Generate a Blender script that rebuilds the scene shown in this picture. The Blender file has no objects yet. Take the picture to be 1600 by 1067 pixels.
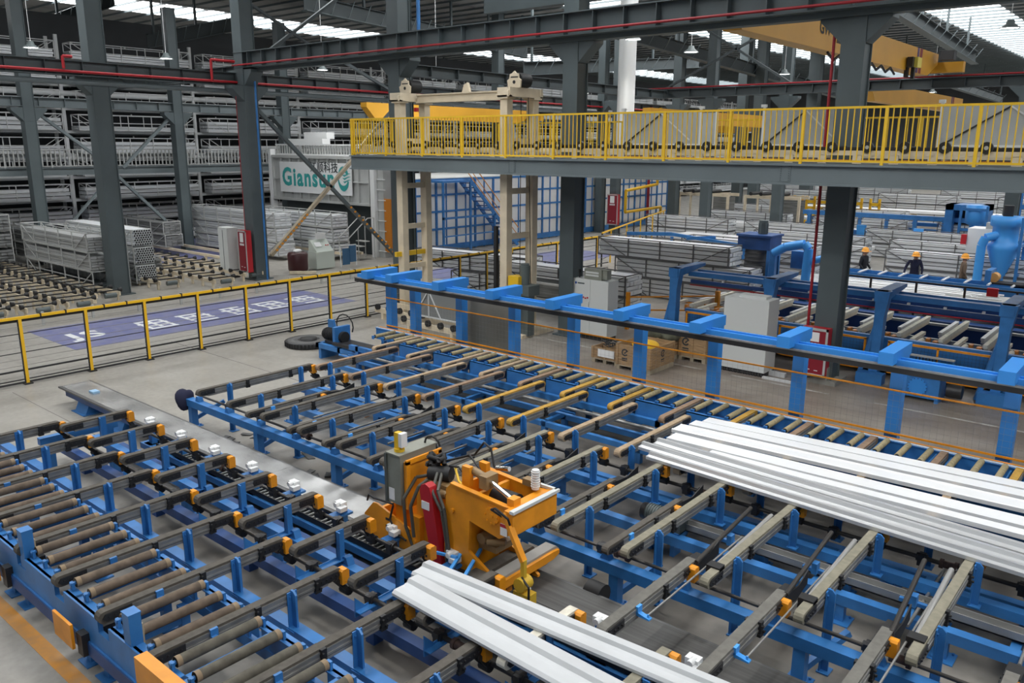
import bpy, math, random
from mathutils import Vector, Matrix
random.seed(7)
SC = bpy.context.scene
COL = SC.collection
PI = math.pi

# ------------------------------------------------------------------ camera, world, light, exposure
def setup():
    yaw, pit, rol, H, F = 0.7014, 0.2363, 0.0057, 5.5, 1276.0
    f = Vector((-math.sin(yaw)*math.cos(pit), math.cos(yaw)*math.cos(pit), -math.sin(pit)))
    r0 = Vector((math.cos(yaw), math.sin(yaw), 0)); u0 = r0.cross(f)
    r = r0*math.cos(rol) + u0*math.sin(rol); u = -r0*math.sin(rol) + u0*math.cos(rol)
    cd = bpy.data.cameras.new('camera'); cd.sensor_fit = 'HORIZONTAL'; cd.sensor_width = 36
    cd.lens = F/1600*36; cd.clip_end = 500; cd.clip_start = .05
    c = bpy.data.objects.new('camera', cd); COL.objects.link(c)
    m = Matrix((r, u, -f)).transposed().to_4x4(); m.translation = Vector((0, 0, H)); c.matrix_world = m
    SC.camera = c
    w = bpy.data.worlds.new('sky'); SC.world = w; w.use_nodes = True
    b = w.node_tree.nodes['Background']; b.inputs[0].default_value = (.86, .93, 1, 1); b.inputs[1].default_value = WORLD
    SC.view_settings.view_transform = 'Standard'; SC.view_settings.look = 'None'
    SC.view_settings.gamma = 1; SC.view_settings.use_curve_mapping = False
    SC.view_settings.exposure = EXPOSURE
WORLD = .16
SKYLIGHT = 5.5
LAMP = 14.0
LAMP_W = 420.0
EXPOSURE = 0.25
setup()

# ------------------------------------------------------------------ materials
MATS = {}
def mat(name, col, rough=.5, metal=0., noise=0., scale=6., dark=.6, bump=0., bscale=40., emit=0., stretch=None, bstretch=None, spots=None):
    if name in MATS: return MATS[name]
    m = bpy.data.materials.new(name); m.use_nodes = True; MATS[name] = m
    nt = m.node_tree; b = nt.nodes['Principled BSDF']
    b.inputs['Roughness'].default_value = rough; b.inputs['Metallic'].default_value = metal
    c = (*col, 1); b.inputs['Base Color'].default_value = c
    if emit:
        b.inputs['Emission Color'].default_value = c; b.inputs['Emission Strength'].default_value = emit
    if noise or bump:
        geo = nt.nodes.new('ShaderNodeNewGeometry')
        def mapped(st):
            if not st: return geo.outputs['Position']
            mp = nt.nodes.new('ShaderNodeMapping'); mp.inputs['Scale'].default_value = st
            nt.links.new(geo.outputs['Position'], mp.inputs['Vector']); return mp.outputs[0]
        if noise:
            n = nt.nodes.new('ShaderNodeTexNoise'); n.inputs['Scale'].default_value = scale; n.inputs['Detail'].default_value = 6
            nt.links.new(mapped(stretch), n.inputs['Vector'])
            r = nt.nodes.new('ShaderNodeValToRGB')
            r.color_ramp.elements[0].position = .35; r.color_ramp.elements[1].position = .68
            k = 1-noise*(1-dark)
            r.color_ramp.elements[0].color = (*[v*k for v in (spots or col)], 1) if not spots else (*spots, 1)
            r.color_ramp.elements[1].color = c
            nt.links.new(n.outputs[0], r.inputs[0]); nt.links.new(r.outputs[0], b.inputs['Base Color'])
        if bump:
            n = nt.nodes.new('ShaderNodeTexNoise'); n.inputs['Scale'].default_value = bscale
            nt.links.new(mapped(bstretch), n.inputs['Vector'])
            bp = nt.nodes.new('ShaderNodeBump'); bp.inputs['Strength'].default_value = bump; bp.inputs['Distance'].default_value = .01
            nt.links.new(n.outputs[0], bp.inputs['Height']); nt.links.new(bp.outputs[0], b.inputs['Normal'])
    return m
BLUE = mat('blue_paint', (.04, .20, .52), .42, noise=1, scale=3, dark=.75)
NAVY = mat('dark_blue_paint', (.02, .075, .25), .5, noise=1, scale=2, dark=.7)
SKYB = mat('light_blue_paint', (.06, .33, .8), .4)
STEEL = mat('grey_green_steel', (.085, .108, .115), .5, noise=1, scale=.8, dark=.8)
STEELD = mat('dark_grey_steel', (.05, .062, .066), .6)
PLATE = mat('deck_beam_paint', (.15, .18, .19), .45, noise=1, scale=.6, dark=.85)
YEL = mat('yellow_paint', (.75, .47, .02), .45)
YELD = mat('safety_yellow', (.72, .42, .012), .5)
ORG = mat('orange_paint', (.85, .32, .012), .42, noise=1, scale=4, dark=.8)
ORGD = mat('burnt_orange_paint', (.55, .19, .015), .5)
CREAM = mat('cream_paint', (.72, .62, .46), .5, noise=1, scale=2, dark=.8)
CREAMD = mat('worn_cream_paint', (.45, .38, .27), .6, noise=1, scale=3, dark=.6)
BLACK = mat('black_rubber', (.012, .012, .013), .6)
BLK2 = mat('black_metal', (.02, .02, .022), .45)
ALU = mat('mill_aluminium', (.70, .71, .72), .3, .55, bump=.15, bscale=3, bstretch=(1, 60, 60))
ALUB = mat('bright_aluminium', (.90, .91, .92), .38, .25)
ALUM = mat('matt_aluminium', (.66, .67, .67), .5, .3)
ALUS = mat('stacked_profile_aluminium', (.42, .43, .43), .4, .5, noise=1, scale=3, dark=.55, stretch=(.3, 1, 6))
ALUX = mat('stacked_profile_silver', (.72, .74, .76), .42, .35)
RAILM = mat('conveyor_rail_metal', (.34, .335, .32), .4, .5, noise=1, scale=5, dark=.7)
BELTD = mat('dark_felt_belt', (.105, .093, .078), .85, noise=1, scale=14, dark=.7)
BELTG = mat('greenish_grey_felt_belt', (.26, .24, .18), .85, noise=1, scale=12, dark=.75)
BELTS = mat('worn_grey_felt_belt', (.165, .158, .14), .85, noise=1, scale=12, dark=.75)
BELTT = mat('tan_felt_belt', (.42, .31, .20), .85, noise=1, scale=12, dark=.75)
BELTY = mat('yellow_felt_belt', (.50, .29, .05), .85, noise=1, scale=12, dark=.75)
BELTB = mat('brown_felt_belt', (.30, .20, .13), .85, noise=1, scale=12, dark=.75)
BELTW = mat('white_felt_belt', (.74, .70, .59), .85, noise=1, scale=12, dark=.8)
ROLD = mat('brown_roller_sleeve', (.17, .125, .09), .85, noise=1, scale=9, dark=.6)
ROLG = mat('grey_roller_sleeve', (.13, .118, .092), .85, noise=1, scale=9, dark=.6)
ROLT = mat('tan_roller_sleeve', (.42, .35, .20), .8, noise=1, scale=20, dark=.65)
SHAFT = mat('oily_shaft_steel', (.06, .055, .05), .4, .5)
RUST = mat('rusty_coupling', (.12, .07, .055), .7, noise=1, scale=20, dark=.5)
WHITE = mat('white_paint', (.72, .73, .73), .45)
OFFW = mat('grey_white_panel', (.46, .47, .46), .5, noise=1, scale=1.2, dark=.85)
GREYP = mat('light_grey_cabinet', (.58, .60, .59), .45)
GREYB = mat('grey_green_box', (.25, .26, .22), .5, noise=1, scale=5, dark=.8)
RED = mat('red_paint', (.42, .012, .02), .45)
REDD = mat('dark_red_paint', (.22, .008, .02), .5)
PIPER = mat('red_pipe', (.30, .01, .018), .5)
WOOD = mat('crate_wood', (.42, .27, .14), .75, noise=1, scale=4, dark=.65, stretch=(1, 1, 8))
CANVAS = mat('olive_canvas', (.13, .13, .09), .9, noise=1, scale=6, dark=.6)
NAVYC = mat('navy_cloth', (.012, .014, .04), .9)
SKIN = mat('skin', (.45, .26, .18), .6)
BRN = mat('brown_jacket_cloth', (.14, .095, .065), .9)
BLKC = mat('black_cloth', (.014, .015, .02), .9)
HELM = mat('orange_helmet', (.85, .36, .03), .35)
TEAL = mat('teal_print', (.03, .30, .29), .6)
INK = mat('dark_print', (.03, .035, .04), .6)
PAPER = mat('white_paper', (.75, .76, .76), .6)
MARO = mat('maroon_plastic', (.045, .008, .01), .4)
GLOSSW = mat('skylight_sheet', (.97, .99, 1), .5, emit=SKYLIGHT)
LAMPM = mat('lamp_diffuser', (1, .99, .95), .5, emit=LAMP)
MOTG = mat('grey_green_motor', (.09, .11, .11), .5)
DUSTC = mat('grey_ribbed_duct', (.10, .10, .105), .6)

# ------------------------------------------------------------------ mesh helpers
class M:
    def __init__(s): s.v = []; s.f = []; s.sm = []
    def add(s, vs, fs, smooth=False):
        n = len(s.v); s.v += [tuple(v) for v in vs]; s.f += [tuple(n+i for i in f) for f in fs]; s.sm += [smooth]*len(fs); return s
    def box(s, a, b):
        x0, x1 = sorted((a[0], b[0])); y0, y1 = sorted((a[1], b[1])); z0, z1 = sorted((a[2], b[2]))
        return s.add([(x0,y0,z0),(x1,y0,z0),(x1,y1,z0),(x0,y1,z0),(x0,y0,z1),(x1,y0,z1),(x1,y1,z1),(x0,y1,z1)],
                     [(0,3,2,1),(4,5,6,7),(0,1,5,4),(1,2,6,5),(2,3,7,6),(3,0,4,7)])
    def frame(s, p, q, up=(0,0,1)):
        p = Vector(p); q = Vector(q); d = (q-p).normalized(); u = Vector(up)
        if abs(d.dot(u)) > .99: u = Vector((0,1,0))
        r = d.cross(u).normalized(); u = r.cross(d); return p, q, r, u
    def bar(s, p, q, w, h=None, up=(0,0,1)):
        h = w if h is None else h
        p, q, r, u = s.frame(p, q, up); a = r*w/2; b = u*h/2
        return s.add([p-a-b, p+a-b, p+a+b, p-a+b, q-a-b, q+a-b, q+a+b, q-a+b], [(0,1,2,3),(7,6,5,4),(4,5,1,0),(5,6,2,1),(6,7,3,2),(7,4,0,3)])
    def cyl(s, p, q, r0, r1=None, n=10, cap=True, smooth=True):
        r1 = r0 if r1 is None else r1
        p, q, r, u = s.frame(p, q)
        A = [p+(r*math.cos(2*PI*i/n)+u*math.sin(2*PI*i/n))*r0 for i in range(n)]
        B = [q+(r*math.cos(2*PI*i/n)+u*math.sin(2*PI*i/n))*r1 for i in range(n)]
        s.add(A+B, [(i, (i+1)%n, n+(i+1)%n, n+i)[::-1] for i in range(n)], smooth)
        if cap: s.add(A, [tuple(range(n))]); s.add(B, [tuple(range(n))[::-1]])
        return s
    def tube(s, pts, r, n=6):
        for a, b in zip(pts, pts[1:]): s.cyl(a, b, r, n=n)
        return s
    def prism(s, pts, ax, a, b):
        """2D outline extruded along ax from a to b; outline in the two other axes."""
        def P(u, v, t):
            return (t, u, v) if ax == 'x' else (u, t, v) if ax == 'y' else (u, v, t)
        n = len(pts)
        s.add([P(u, v, a) for u, v in pts]+[P(u, v, b) for u, v in pts],
              [tuple(range(n)), tuple(range(2*n-1, n-1, -1))]+[(i, n+i, n+(i+1)%n, (i+1)%n) for i in range(n)])
        return s
    def lathe(s, c, prof, n=16):
        """prof: (radius, z)."""
        vs = []; fs = []
        for r, z in prof:
            for i in range(n): vs.append((c[0]+r*math.cos(2*PI*i/n), c[1]+r*math.sin(2*PI*i/n), c[2]+z))
        for k in range(len(prof)-1):
            for i in range(n): fs.append((k*n+i, k*n+(i+1)%n, (k+1)*n+(i+1)%n, (k+1)*n+i))
        return s.add(vs, fs, True)
    def ibeam(s, p, q, w, h, t=.02):
        p, q, r, u = s.frame(p, q); 
        s.bar(p+u*(h/2-t/2), q+u*(h/2-t/2), w, t); s.bar(p-u*(h/2-t/2), q-u*(h/2-t/2), w, t); s.bar(p, q, t, h-2*t)
        return s
def obj(name, m, material, parent=None, loc=(0,0,0), rz=0, fix=True):
    me = bpy.data.meshes.new(name); me.from_pydata(m.v, [], m.f)
    me.polygons.foreach_set('use_smooth', m.sm)
    if fix:
        import bmesh
        bm = bmesh.new(); bm.from_mesh(me); bmesh.ops.recalc_face_normals(bm, faces=bm.faces); bm.to_mesh(me); bm.free()
    me.materials.append(material)
    o = bpy.data.objects.new(name, me); COL.objects.link(o); o.location = loc; o.rotation_euler = (0,0,rz)
    if parent: o.parent = parent
    return o
def tag(o, label, cat, group=None, kind=None):
    o['label'] = label
    if cat: o['category'] = cat
    if group: o['group'] = group
    if kind: o['kind'] = kind
    return o
def thing(name, label, cat, loc=(0,0,0), rz=0, group=None):
    o = bpy.data.objects.new(name, None); o.empty_display_size = .1; COL.objects.link(o); o.location = loc; o.rotation_euler = (0,0,rz)
    return tag(o, label, cat, group, 'thing')
def struct(name, m, material, parent=None):
    o = obj(name, m, material, parent)
    if not parent: o['kind'] = 'structure'
    return o
KIDS = {}
def copy_tree(o, parent=None):
    c = o.copy(); COL.objects.link(c); c.parent = parent
    for ch in list(o.children): copy_tree(ch, c)
    return c
def dup(root, loc, label, rz=None, group=None):
    c = copy_tree(root); c.location = loc
    if rz is not None: c.rotation_euler = (0,0,rz)
    c['label'] = label
    if group: c['group'] = group
    return c
def recolor(root, name, material):
    for ch in root.children:
        if ch.name.split('.')[0] == name:
            ch.material_slots[0].link = 'OBJECT'; ch.material_slots[0].material = material
ORD = 'first second third fourth fifth sixth seventh eighth ninth tenth eleventh twelfth thirteenth fourteenth fifteenth sixteenth seventeenth eighteenth nineteenth twentieth'.split()
CJK = None
def text(s, size, material, parent, loc, rot, name='lettering', ext=.002, bold=0., sx=1., skew=0.):
    cu = bpy.data.curves.new(name, 'FONT'); cu.body = s; cu.size = size; cu.extrude = ext; cu.offset = bold; cu.space_character = 1+bold*4
    cu.align_x = 'CENTER'; cu.align_y = 'CENTER'; cu.resolution_u = 3; cu.shear = skew
    cu.materials.append(material)
    o = bpy.data.objects.new(name, cu); COL.objects.link(o)
    bpy.context.view_layer.update()
    me = bpy.data.meshes.new_from_object(o.evaluated_get(bpy.context.evaluated_depsgraph_get()))
    bpy.data.objects.remove(o)
    if not me.materials: me.materials.append(material)
    o = bpy.data.objects.new(name, me); COL.objects.link(o); o.parent = parent; o.location = loc; o.rotation_euler = rot; o.scale = (sx, 1, 1)
    return o

# ------------------------------------------------------------------ floor
def floor_material():
    m = bpy.data.materials.new('concrete_floor'); m.use_nodes = True; nt = m.node_tree; b = nt.nodes['Principled BSDF']
    N = nt.nodes.new; L = nt.links.new
    geo = N('ShaderNodeNewGeometry')
    def noise(scale, st=None, det=6):
        n = N('ShaderNodeTexNoise'); n.inputs['Scale'].default_value = scale; n.inputs['Detail'].default_value = det
        if st:
            mp = N('ShaderNodeMapping'); mp.inputs['Scale'].default_value = st; L(geo.outputs['Position'], mp.inputs[0]); L(mp.outputs[0], n.inputs['Vector'])
        else: L(geo.outputs['Position'], n.inputs['Vector'])
        return n
    def ramp(src, a, b_, ca, cb):
        r = N('ShaderNodeValToRGB'); r.color_ramp.elements[0].position = a; r.color_ramp.elements[1].position = b_
        r.color_ramp.elements[0].color = (*ca, 1); r.color_ramp.elements[1].color = (*cb, 1); L(src, r.inputs[0]); return r
    def mix(fac, a, c, typ='MIX'):
        x = N('ShaderNodeMix'); x.data_type = 'RGBA'; x.blend_type = typ
        if isinstance(fac, float): x.inputs[0].default_value = fac
        else: L(fac, x.inputs[0])
        L(a, x.inputs[6]); L(c, x.inputs[7]); return x
    base = ramp(noise(.7).outputs[0], .3, .7, (.29, .272, .24), (.35, .332, .30))
    fine = ramp(noise(9, det=8).outputs[0], .25, .75, (.82,)*3, (1.05,)*3)
    m1 = mix(1.0, base.outputs[0], fine.outputs[0], 'MULTIPLY')
    # oily brown wear: streaks along the line, in the aisle behind the roller table; under the machines dirt with shade painted in
    sep = N('ShaderNodeSeparateXYZ'); L(geo.outputs['Position'], sep.inputs[0])
    streak = ramp(noise(1.0, (.25, 1.1, 1)).outputs[0], .38, .62, (0,)*3, (1,)*3)
    def band(sock, a, b_, c, d):
        x = N('ShaderNodeMapRange'); x.interpolation_type = 'SMOOTHSTEP'; L(sock, x.inputs[0])
        x.inputs[1].default_value = a; x.inputs[2].default_value = b_
        y = N('ShaderNodeMapRange'); y.interpolation_type = 'SMOOTHSTEP'; L(sock, y.inputs[0])
        y.inputs[1].default_value = c; y.inputs[2].default_value = d; y.inputs[3].default_value = 1; y.inputs[4].default_value = 0
        z = N('ShaderNodeMath'); z.operation = 'MULTIPLY'; L(x.outputs[0], z.inputs[0]); L(y.outputs[0], z.inputs[1]); return z
    def mul(a, b_, k=None):
        z = N('ShaderNodeMath'); z.operation = 'MULTIPLY'; L(a, z.inputs[0])
        if b_ is None: z.inputs[1].default_value = k
        else: L(b_, z.inputs[1])
        return z
    aisle = mul(band(sep.outputs[1], 13.0, 14.5, 30, 34).outputs[0], band(sep.outputs[0], -17, -11, 30, 40).outputs[0])
    dirt_shade = mul(mul(band(sep.outputs[1], 4.5, 6, 8.5, 11).outputs[0], band(sep.outputs[0], -15, -11, 30, 40).outputs[0]).outputs[0], streak.outputs[0])
    dirt_shade_fac = N('ShaderNodeMath'); dirt_shade_fac.operation = 'MULTIPLY_ADD'; L(streak.outputs[0], dirt_shade_fac.inputs[0]); dirt_shade_fac.inputs[1].default_value = .5; dirt_shade_fac.inputs[2].default_value = .5
    dirt_shade = mul(mul(band(sep.outputs[1], 3.2, 5, 12.5, 13.5).outputs[0], band(sep.outputs[0], -14.5, -10, 30, 40).outputs[0]).outputs[0], dirt_shade_fac.outputs[0])
    brown = ramp(streak.outputs[0], 0, 1, (.16, .128, .105), (.235, .20, .165))
    m2 = mix(mul(aisle.outputs[0], None, .9).outputs[0], m1.outputs[2], brown.outputs[0])
    rgb = N('ShaderNodeRGB'); rgb.outputs[0].default_value = (.115, .10, .085, 1)
    m3 = mix(mul(dirt_shade.outputs[0], None, .85).outputs[0], m2.outputs[2], rgb.outputs[0])
    L(m3.outputs[2], b.inputs['Base Color'])
    r = ramp(noise(2).outputs[0], .3, .7, (.28,)*3, (.5,)*3); L(r.outputs[0], b.inputs['Roughness'])
    return m
fl = struct('floor', M().box((-115, -14, -.2), (16, 140, 0)), floor_material())
PAINTB = mat('worn_blue_floor_paint', (.10, .11, .27), .5, noise=1, scale=3, spots=(.16, .165, .27))
obj('painted_banner', M().box((-26.4, 8.8, .0), (-22.95, 18.5, .004)), PAINTB, fl)
obj('painted_banner', M().box((-26.4, 24, .0), (-22.95, 36, .004)), PAINTB, fl)
obj('painted_banner', M().box((-46, 17, .0), (-37, 25, .004)), PAINTB, fl)
OLINE = mat('worn_orange_floor_paint', (.62, .26, .03), .55, noise=1, scale=5, spots=(.42, .22, .08))
obj('painted_line', M().box((-22, 2.72, 0), (4, 2.92-.04, .004)), OLINE, fl)
WLINE = mat('worn_white_floor_paint', (.5, .49, .46), .6, noise=1, scale=5, spots=(.3, .27, .24))
for x0, x1 in ((-21, -12.3), (-11.9, -9.2), (-8.4, -6), (-5, 2)):
    obj('painted_line', M().box((x0, 18.3, 0), (x1, 18.38, .004)), WLINE, fl)
obj('painted_line', M().box((-9.9, 15.9, 0), (-8.8, 15.96, .004)), WLINE, fl)
text('JS', 1.25, WHITE, fl, (-24.6, 9.75, .006), (0, 0, PI/2), 'painted_lettering', .001, .03)
def glyph(y0, seed):
    """worn, no longer legible painted character: a few strokes inside a square."""
    rnd = random.Random(seed); m = M()
    for i in range(4):
        x = -25.2+i*.38; m.box((x, y0+rnd.uniform(0, .15), .004), (x+.14, y0+1.05-rnd.uniform(0, .2), .006))
    for i in range(3):
        y = y0+.12+i*.36+rnd.uniform(-.05, .05); a = rnd.uniform(-25.2, -24.9); m.box((a, y, .004), (a+rnd.uniform(.6, 1.1), y+.11, .0065))
    obj('painted_lettering', m, WHITE, fl)
for i, y in enumerate((11.3, 12.75, 14.2, 15.55, 16.9)): glyph(y, i)
obj('floor_joint', M().box((-22, 11.0, 0), (-13, 11.02, .003)), mat('joint_filler', (.16, .15, .14), .8), fl)
obj('floor_joint', M().box((-21, 3.2, 0), (-20.98, 30, .003)), MATS['joint_filler'], fl)
obj('floor_joint', M().box((-20, 6.2, 0), (-13, 6.215, .003)), MATS['joint_filler'], fl)

# ------------------------------------------------------------------ roof and far walls
ROOF = mat('roof_sheet', (.36, .365, .37), .6, noise=1, scale=.4, dark=.75)
ceil = struct('ceiling', M(), ROOF)
bpy.data.objects.remove(ceil)
def roof():
    ZR = 14.0
    strips = [(-57, -52.3), (-33, -28.8), (-16, -11.8), (1.2, 5.4)]
    xs = [-115]+[v for s in strips for v in s]+[16]
    m = M()
    for i in range(0, len(xs), 2): m.box((xs[i], -14, ZR), (xs[i+1], 140, ZR+.06))
    # sheets fill the strips between the translucent lengths
    for a, b in strips:
        m.box((a, -14, ZR), (b, -8, ZR+.06)); m.box((a, 128, ZR), (b, 140, ZR+.06))
    c = struct('ceiling', m, ROOF)
    for a, b in strips:
        obj('skylight_sheet', M().box((a, -8, ZR+.01), (b, 128, ZR+.04)), GLOSSW, c)
    pm = M().bar((-115, 0, ZR-.06), (16, 0, ZR-.06), .06, .12)
    o = obj('purlin', pm, PLATE, c)
    for k in range(1, 88):
        q = o.copy(); COL.objects.link(q); q.location = (0, -10+k*1.5, 0)
    rm = M()
    for k in range(0, 46):
        x = -112+k*2.75
        if not any(a-.3 < x < b+.3 for a, b in strips): rm.box((x, -14, ZR-.02), (x+.05, 140, ZR))
    obj('sheet_rib', rm, ROOF, c)
roof()
DARKW = mat('dark_far_wall', (.07, .075, .08), .8, noise=1, scale=.3, dark=.7)
struct('wall_far', M().box((-115, 138, 0), (16, 138.3, 14)), DARKW)
struct('wall_left', M().box((-100.3, -14, 0), (-100, 138, 14)), DARKW)

# haunched rafters with fly braces
def rafter(x, y0, y1, z0, zin, label, n):
    """rafter along y: bottom flange from (y0,z0) rising to (y1,zin), top at the roof."""
    t = thing('roof_rafter', label, 'rafter', (x, y0, z0), group='roof rafters')
    L = y1-y0; h0 = 13.8-z0; h1 = 13.8-zin; dz = zin-z0
    m = M().prism([(0, 0), (L, dz), (L, dz+.75), (0, .75)], 'x', -.02, .02); obj('web', m, STEELD, t)
    obj('top_flange', M().bar((0, 0, .75), (0, L, dz+.75), .4, .03), STEELD, t)
    m = M().bar((0, 0, 0), (0, L, dz), .5, .04); obj('bottom_flange', m, STEEL, t)
    for i in range(n):
        y = L*(i+.5)/n; z = dz*(i+.5)/n
        obj('fly_brace', M().bar((.05, y, z+.05), (.6, y, z+.85), .04), PLATE, t)
        if i % 3 == 0: obj('hanger', M().box((-.06, y-.06, z+.7), (.06, y+.06, 13.85-z0)), STEEL, t)
rafter(-52, 19, 24.5, 10.9, 13.5, 'haunched roof rafter above the tall storage racks, lit strip behind it', 9)
rafter(-47.5, 24, 31, 10.7, 12.6, 'haunched roof rafter above the high-bay lamp between two thick columns', 8)
rafter(-36.8, 27, 45, 12.1, 11.2, 'long roof rafter behind the crossed roof braces', 16)
rafter(-33, 40, 62, 9.6, 11.6, 'roof rafter above the cream lift portal', 14)
rafter(-14, 40, 66, 12.5, 11.1, 'roof rafter sloping above the end of the yellow crane girder', 14)
rafter(-27, 36, 80, 11.6, 9.6, 'roof rafter behind the bright metal downpipe', 24)
rafter(-20, 60, 110, 11.4, 10.4, 'distant roof rafter beyond the yellow crane girder', 16)
rafter(-60, 40, 70, 11.5, 10.5, 'distant roof rafter over the far end of the racks', 14)

# ------------------------------------------------------------------ columns
def column(x, y, z1, w, label, face='y', mt=STEEL, bracket=None, base=True):
    t = thing('steel_column', label, 'column', (x, y, 0), group=None)
    h = w/2; tt = .03
    m = M().box((-h, -h, 0), (h, -h+tt, z1)).box((-h, h-tt, 0), (h, h, z1)).box((-h+.04, -h+tt, 0), (h-.04, h-tt, z1))
    if face == 'x': m.v = [(-b, a, c) for a, b, c in m.v]
    obj('shaft', m, mt, t)
    if base: obj('base_plate', M().box((-h-.12, -h-.12, 0), (h+.12, h+.12, .04)), mt, t)
    if bracket:
        for z, d in bracket:
            obj('bracket', M().prism([(-h-.5, z), (h+.5, z), (h+.5, z-.12), (h, z-.6), (-h, z-.6), (-h-.5, z-.12)], 'y' if d == 'x' else 'x', -h*.9, h*.9), mt, t)
    return t
c1 = column(-6.5, 19.4, 13.7, .52, 'thick steel column with the red glass-fronted hose cabinet on its foot', bracket=[(8.3, 'x')])
obj('plinth', M().box((-.4, -.4, 0), (.4, .4, .1)).box((-.2,-.42,.1),(.2,-.26,.42)), mat('old_concrete', (.3, .29, .26), .9, noise=1, scale=5, dark=.8), c1)
c2 = column(-14.05, 19.3, 13.8, .5, 'thick steel column beside the grey lift motor and twin-door control cabinet', bracket=[(8.3, 'x')])
c3 = column(-21.6, 19.6, 13.8, .55, 'thick steel column at the open end of the raised yellow-railed deck', bracket=[(8.3, 'x')])
c4 = column(-29.9, 19.0, 13.8, .6, 'thick steel column carrying a narrow red hose cabinet and a blue pipe', bracket=[(8.3, 'x'), (7.7, 'y')])
c5 = column(-30.6, 13.5, 13.8, .6, 'thick steel column standing in front of the hexagonal tube stack', bracket=[(7.7, 'y')])
c6 = column(-41, 14.9, 12, .5, 'steel column before the storage racks, first from the wall of frames', bracket=[(7.0, 'y')])
c7 = column(-41, 21.9, 12, .5, 'steel column before the storage racks with a brace meeting it halfway up', bracket=[(7.0, 'y')])
c8 = column(-41, 28.3, 12, .5, 'steel column behind the crossing of the two brace bars', bracket=[(7.0, 'y')])
cols = [(-29.9, 27.5, .5, 'steel column at the far foot of the crossed brace bars'),
 (-30.2, 44.5, .5, 'steel column just before the red cabinet beside the blue framed wall'),
 (-29.0, 44.4, .5, 'steel column with a small red fire cabinet on its face'),
 (-28.4, 50.8, .6, 'steel column past the yellow gas pipe loop'),
 (-26.5, 59.5, .7, 'grey steel column behind the cream roller frames'),
 (-21.9, 65, .7, 'blue-grey steel column just beyond the column with the glass hose cabinet'),
 (-26.5, 70, .9, 'dark steel column left of the yellow rack frames'),
 (-6.7, 42, .55, 'steel column at the edge beyond the blue cyclone'),
 (-14.0, 42.5, .55, 'steel column beneath the yellow crane girder, blue pipe beside it'),
 (-19.0, 46, .55, 'steel column carrying a thin blue pipe by the bright skylight'),
 (-36.8, 42, .6, 'steel column behind the cream lift portal'),
 (-23.5, 46, .55, 'steel column between two lamps past the metal downpipe'),
 (-33.5, 52, .6, 'steel column left of the metal downpipe'),
 (-29, 62, .7, 'distant steel column right of the metal downpipe'),
 (-9, 75, .8, 'distant dark column near the far blue tower')]
for x, y, w, l in cols: column(x, y, 13.7, w, l, bracket=[(8.2, 'x')] if y > 41 else None)

# ------------------------------------------------------------------ runway beams
def girder(name, p, q, w, h, label, step=1.0, mt=STEEL, pipe=None, side=1):
    t = thing(name, label, 'beam', p, group=None)
    d = Vector(q)-Vector(p); L = d.length; dn = d/L
    obj('beam_profile', M().ibeam((0,0,0), d, w, h, .03), mt, t)
    k = int(L/step); m = M().bar((0,0,-h/2+.03), (0,0,h/2-.03), w-.04, .02) if abs(dn.x) < .5 else M().bar((0,0,-h/2+.03), (0,0,h/2-.03), .02, w-.04)
    o = None
    for i in range(1, k):
        if o is None: o = obj('stiffener', m, mt, t)
        else: o = o.copy(); COL.objects.link(o)
        o.location = dn*(i*L/k)
    if pipe:
        off, r, pm = pipe
        obj('conductor_rail', M().cyl(Vector(off), d+Vector(off), r, n=6), pm, t)
    return t
g1 = girder('runway_beam', (-30.2, 18.9, 8.66), (4, 18.9, 8.66), .45, .6, 'deep stiffened crane runway beam crossing above the deck, red rail along its foot', .95, STEEL, ((0, -.28, -.2), .035, PIPER))
obj('lower_girder', M().box((0, .12, -.42), (34.2, .42, -.3)), STEEL, g1)
obj('upper_truss_box', M().box((12, 1.2, .8), (34.2, 1.5, 2.6)), STEEL, g1)
g2 = girder('runway_beam', (-30.3, 2, 7.95), (-30.3, 60, 7.95), .4, .5, 'crane runway beam with red pipe crossing in front of the storage racks', 1.2, STEEL, ((.24, 0, -.12), .05, RED))
obj('tie_tube', M().cyl((0, 0, -.45), (0, 58, -.45), .09, n=8), PLATE, g2)
g3 = girder('runway_beam', (-41, 2, 7.25), (-41, 70, 7.25), .35, .42, 'lower stiffened grey beam running level along the racks', 1.1, PLATE)
g4 = girder('runway_beam', (-25.5, 38, 8.05), (4, 38, 8.05), .4, .42, 'far crane runway beam under the yellow crane end, red rail on top', 1.2, STEELD, ((0, -.1, .26), .04, PIPER))
g5 = girder('runway_beam', (-60, 19.4, 8.3), (-30.6, 19.4, 8.3), .4, .5, 'short runway beam going back over the profile stacks', 1.3, STEELD)
g6 = girder('runway_beam', (-22, 20, 8.0), (-22, 37.8, 8.0), .35, .4, 'cross beam linking the two crane runways behind the deck column', 1.3, STEELD)
def brace(p, q, w, label, mt=STEEL, notched=False):
    t = thing('brace_bar', label, 'brace', p, group=None); d = Vector(q)-Vector(p)
    obj('bar', M().bar((0,0,0), d, w, w*.8), mt, t)
    if notched:
        m = M().box((-.05, -.05, -.04), (.05, .05, .04)); o = None
        for i in range(12):
            if o is None: o = obj('notch', m, ORG, t)
            else: o = o.copy(); COL.objects.link(o)
            o.location = d*(.62+.03*i)+Vector((.06, 0, .0))
brace((-30, 19.4, 6.9), (-30, 26.8, 0.1), .17, 'dark diagonal brace bar falling toward the thick deck-end column', STEEL, True)
brace((-30, 24.6, 5.1), (-30, 19.7, .9), .17, 'cream diagonal brace bar crossing the sign panel', CREAMD, True)
brace((-30, 20.3, 9.2), (-30, 24.4, 12), .15, 'dark roof brace rising steeply over the skylight strip', STEELD)
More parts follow.
